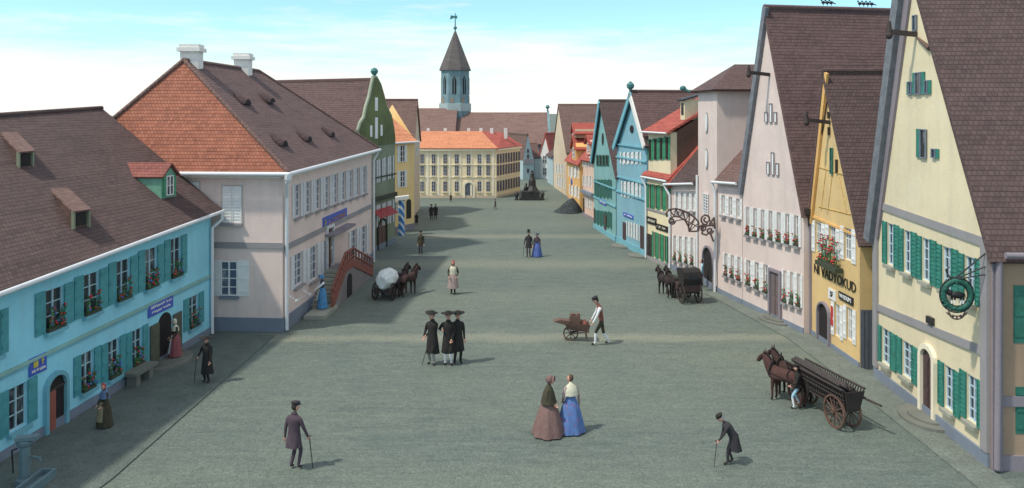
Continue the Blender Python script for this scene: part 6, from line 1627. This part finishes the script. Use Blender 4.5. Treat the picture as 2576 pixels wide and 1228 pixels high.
q = c+cd*1.35+cx_*.42; a = dirang((.45, .89))
horse(q-cx_*.05, a+3, .80, 'dark horse on the left of the pair drawing the white covered wagon', 'horse_black'); horse(q+cx_*.46-cd*.1, a-3, .80, 'dark horse on the right of the pair drawing the white covered wagon', 'horse_brown')
# black carriage
cd = V((-.16, .99, 0)).normalized(); cx_ = V((cd.y, -cd.x, 0)); c = V((9.28, 41.5, 0))
t = thing('carriage', 'black hooded carriage seen from behind before the low rose house', 'carriage', c+cd*.5)
for s in (-1, 1): wheel(t, c+cx_*.46*s+V((0, 0, .52)), cx_, .52, .07, 12, 'dark_wood', .05); wheel(t, c+cd*1.3+cx_*.44*s+V((0, 0, .4)), cx_, .4, .07, 10, 'dark_wood', .05)
mb = MB(); P_ = [(-.32, .62), (.9, .55), (1.0, .95), (-.38, 1.0)]; mb.prism([c+cd*y-cx_*.42+V((0, 0, z)) for y, z in P_], cx_*.84); mb.build('carriage_body', 'plum_wood', t)
mb = MB(); arc = [(-.42, 1.0), (-.46, 1.35), (-.36, 1.66), (-.1, 1.78), (.35, 1.78), (.62, 1.70)]; arc2 = [(.58, 1.64), (.3, 1.71), (-.08, 1.71), (-.30, 1.6), (-.39, 1.33), (-.36, 1.0)]
pl = arc+arc2; L_ = [c+cd*y-cx_*.5+V((0, 0, z)) for y, z in arc]; R2_ = [c+cd*y+cx_*.5+V((0, 0, z)) for y, z in arc]; l_ = [c+cd*y-cx_*.47+V((0, 0, z)) for y, z in arc2[::-1]]; r_ = [c+cd*y+cx_*.47+V((0, 0, z)) for y, z in arc2[::-1]]
for i in range(5): mb.add([L_[i], L_[i+1], R2_[i+1], R2_[i]], [(0, 1, 2, 3)]); mb.add([l_[i], l_[i+1], r_[i+1], r_[i]], [(3, 2, 1, 0)])
mb.add([L_[5], R2_[5], r_[5], l_[5]], [(0, 1, 2, 3)])
for a_, b_ in ((L_, -1), (R2_, 1)): mb.prism(a_+[c+cd*.25+cx_*.5*b_+V((0, 0, 1.0))], cx_*-.03*b_)
mb.build('hood', 'black_cloth', t)
mb = MB(); mb.box(c-cd*.455+V((0, 0, 1.4)), cx_*.22, cd*.02, (0, 0, .11)); mb.build('rear_window', 'glass', t)
mb = MB(); mb.tube(c-cx_*.46+V((0, 0, .52)), c+cx_*.46+V((0, 0, .52)), .04); mb.tube(c+cd*1.3-cx_*.44+V((0, 0, .4)), c+cd*1.3+cx_*.44+V((0, 0, .4)), .04); mb.tube(c+V((0, 0, .52)), c+cd*1.3+V((0, 0, .45)), .05)
for s in (-1, 1): mb.path([c+cx_*.3*s-cd*.1+V((0, 0, .55)), c+cx_*.36*s-cd*.5+V((0, 0, .8)), c+cx_*.4*s-cd*.45+V((0, 0, 1.05))], .025)
mb.build('axle', 'dark_wood', t)
MB().box(c+cd*1.15+V((0, 0, 1.0)), cx_*.4, cd*.22, (0, 0, .06)).build('box_seat', 'black_cloth', t)
MB().tube(c+cd*1.4+V((0, 0, .5)), c+cd*2.5-cx_*.5+V((0, 0, .65)), .035).build('shaft', 'dark_wood', t)
q = c+cd*1.75-cx_*.30; a = dirang((-.25, .97))
horse(q, a, .76, 'black horse at the right of the carriage pair', 'horse_black'); horse(q-cx_*.42-cd*.0, a+3, .76, 'black horse at the left of the carriage pair', 'horse_black')
tag(cc.build('walking_stick', 'dark_wood', loc=gp(1063, 917)), 'cane held out by the left one of the three clergymen', 'cane')
# ================================================================== light, sky, camera
AZ = math.atan2(-.90, -.42)          # direction towards the sun in the ground plane (left, behind the viewer)
EL = rad(57)
to_sun = V((-.905*math.cos(EL), -.425*math.cos(EL), math.sin(EL)))
sd = bpy.data.lights.new('sun', 'SUN'); sd.energy = 2.0; sd.angle = rad(3); sd.color = (1, .93, .80)
so = bpy.data.objects.new('sun', sd); COL.objects.link(so); so.location = (-40, -30, 60)
so.rotation_euler = (-to_sun).to_track_quat('-Z', 'Y').to_euler()
w = bpy.data.worlds.new('World'); SC.world = w; w.use_nodes = True; nt = w.node_tree
bg = nt.nodes['Background']; sk = N(nt, 'ShaderNodeTexSky', sky_type='NISHITA'); sk.sun_disc = False
sk.sun_elevation = EL; sk.sun_rotation = math.atan2(to_sun.x, to_sun.y); sk.altitude = 300; sk.air_density = 1.0; sk.dust_density = .6; sk.ozone_density = 2.0
tc = N(nt, 'ShaderNodeTexCoord').outputs['Generated']
cl = noise(nt, tc, 3.2, 8, .62, (1, 1, 6.5)); cl2 = noise(nt, tc, 9, 6, .65, (1, 1, 11))
sx = N(nt, 'ShaderNodeSeparateXYZ'); nt.links.new(tc, sx.inputs[0])
lo = ramp(nt, sx.outputs[2], .125, .02)
def mth(op, a, b):
    n = N(nt, 'ShaderNodeMath', operation=op)
    for i, v in ((0, a), (1, b)):
        if isinstance(v, bpy.types.NodeSocket): nt.links.new(v, n.inputs[i])
        else: n.inputs[i].default_value = v
    return n.outputs[0]
tot = mth('ADD', mth('MULTIPLY', cl, 1.35), mth('ADD', mth('MULTIPLY', cl2, .6), mth('MULTIPLY', lo, .68)))
hi = ramp(nt, sx.outputs[2], .16, .45)
tot = mth('ADD', tot, mth('MULTIPLY', hi, .42))  # extra cloud overhead, out of view, added to whiten the fill light
f = ramp(nt, tot, 1.10, 1.62)
tint = mixc(nt, 1.0, sk.outputs[0], (.64, .83, .81), 'MULTIPLY')
col = mixc(nt, f, tint, (4.5, 4.35, 4.12))
nt.links.new(col, bg.inputs[0]); bg.inputs[1].default_value = .15
SC.view_settings.view_transform = 'Standard'; SC.view_settings.look = 'None'; SC.view_settings.exposure = .70; SC.view_settings.gamma = 1
cam = bpy.data.cameras.new('camera'); co = bpy.data.objects.new('camera', cam); COL.objects.link(co)
co.location = (0, 0, CH); co.rotation_euler = (rad(90), 0, 0)
cam.sensor_width = 36; cam.sensor_fit = 'HORIZONTAL'; cam.lens = 36*FP/2576; cam.shift_x = 0; cam.shift_y = -(614-HY)/2576
cam.clip_start = .1; cam.clip_end = 6000
SC.camera = co
try:
    SC.cycles.use_denoising = True; SC.cycles.max_bounces = 6
except Exception: pass
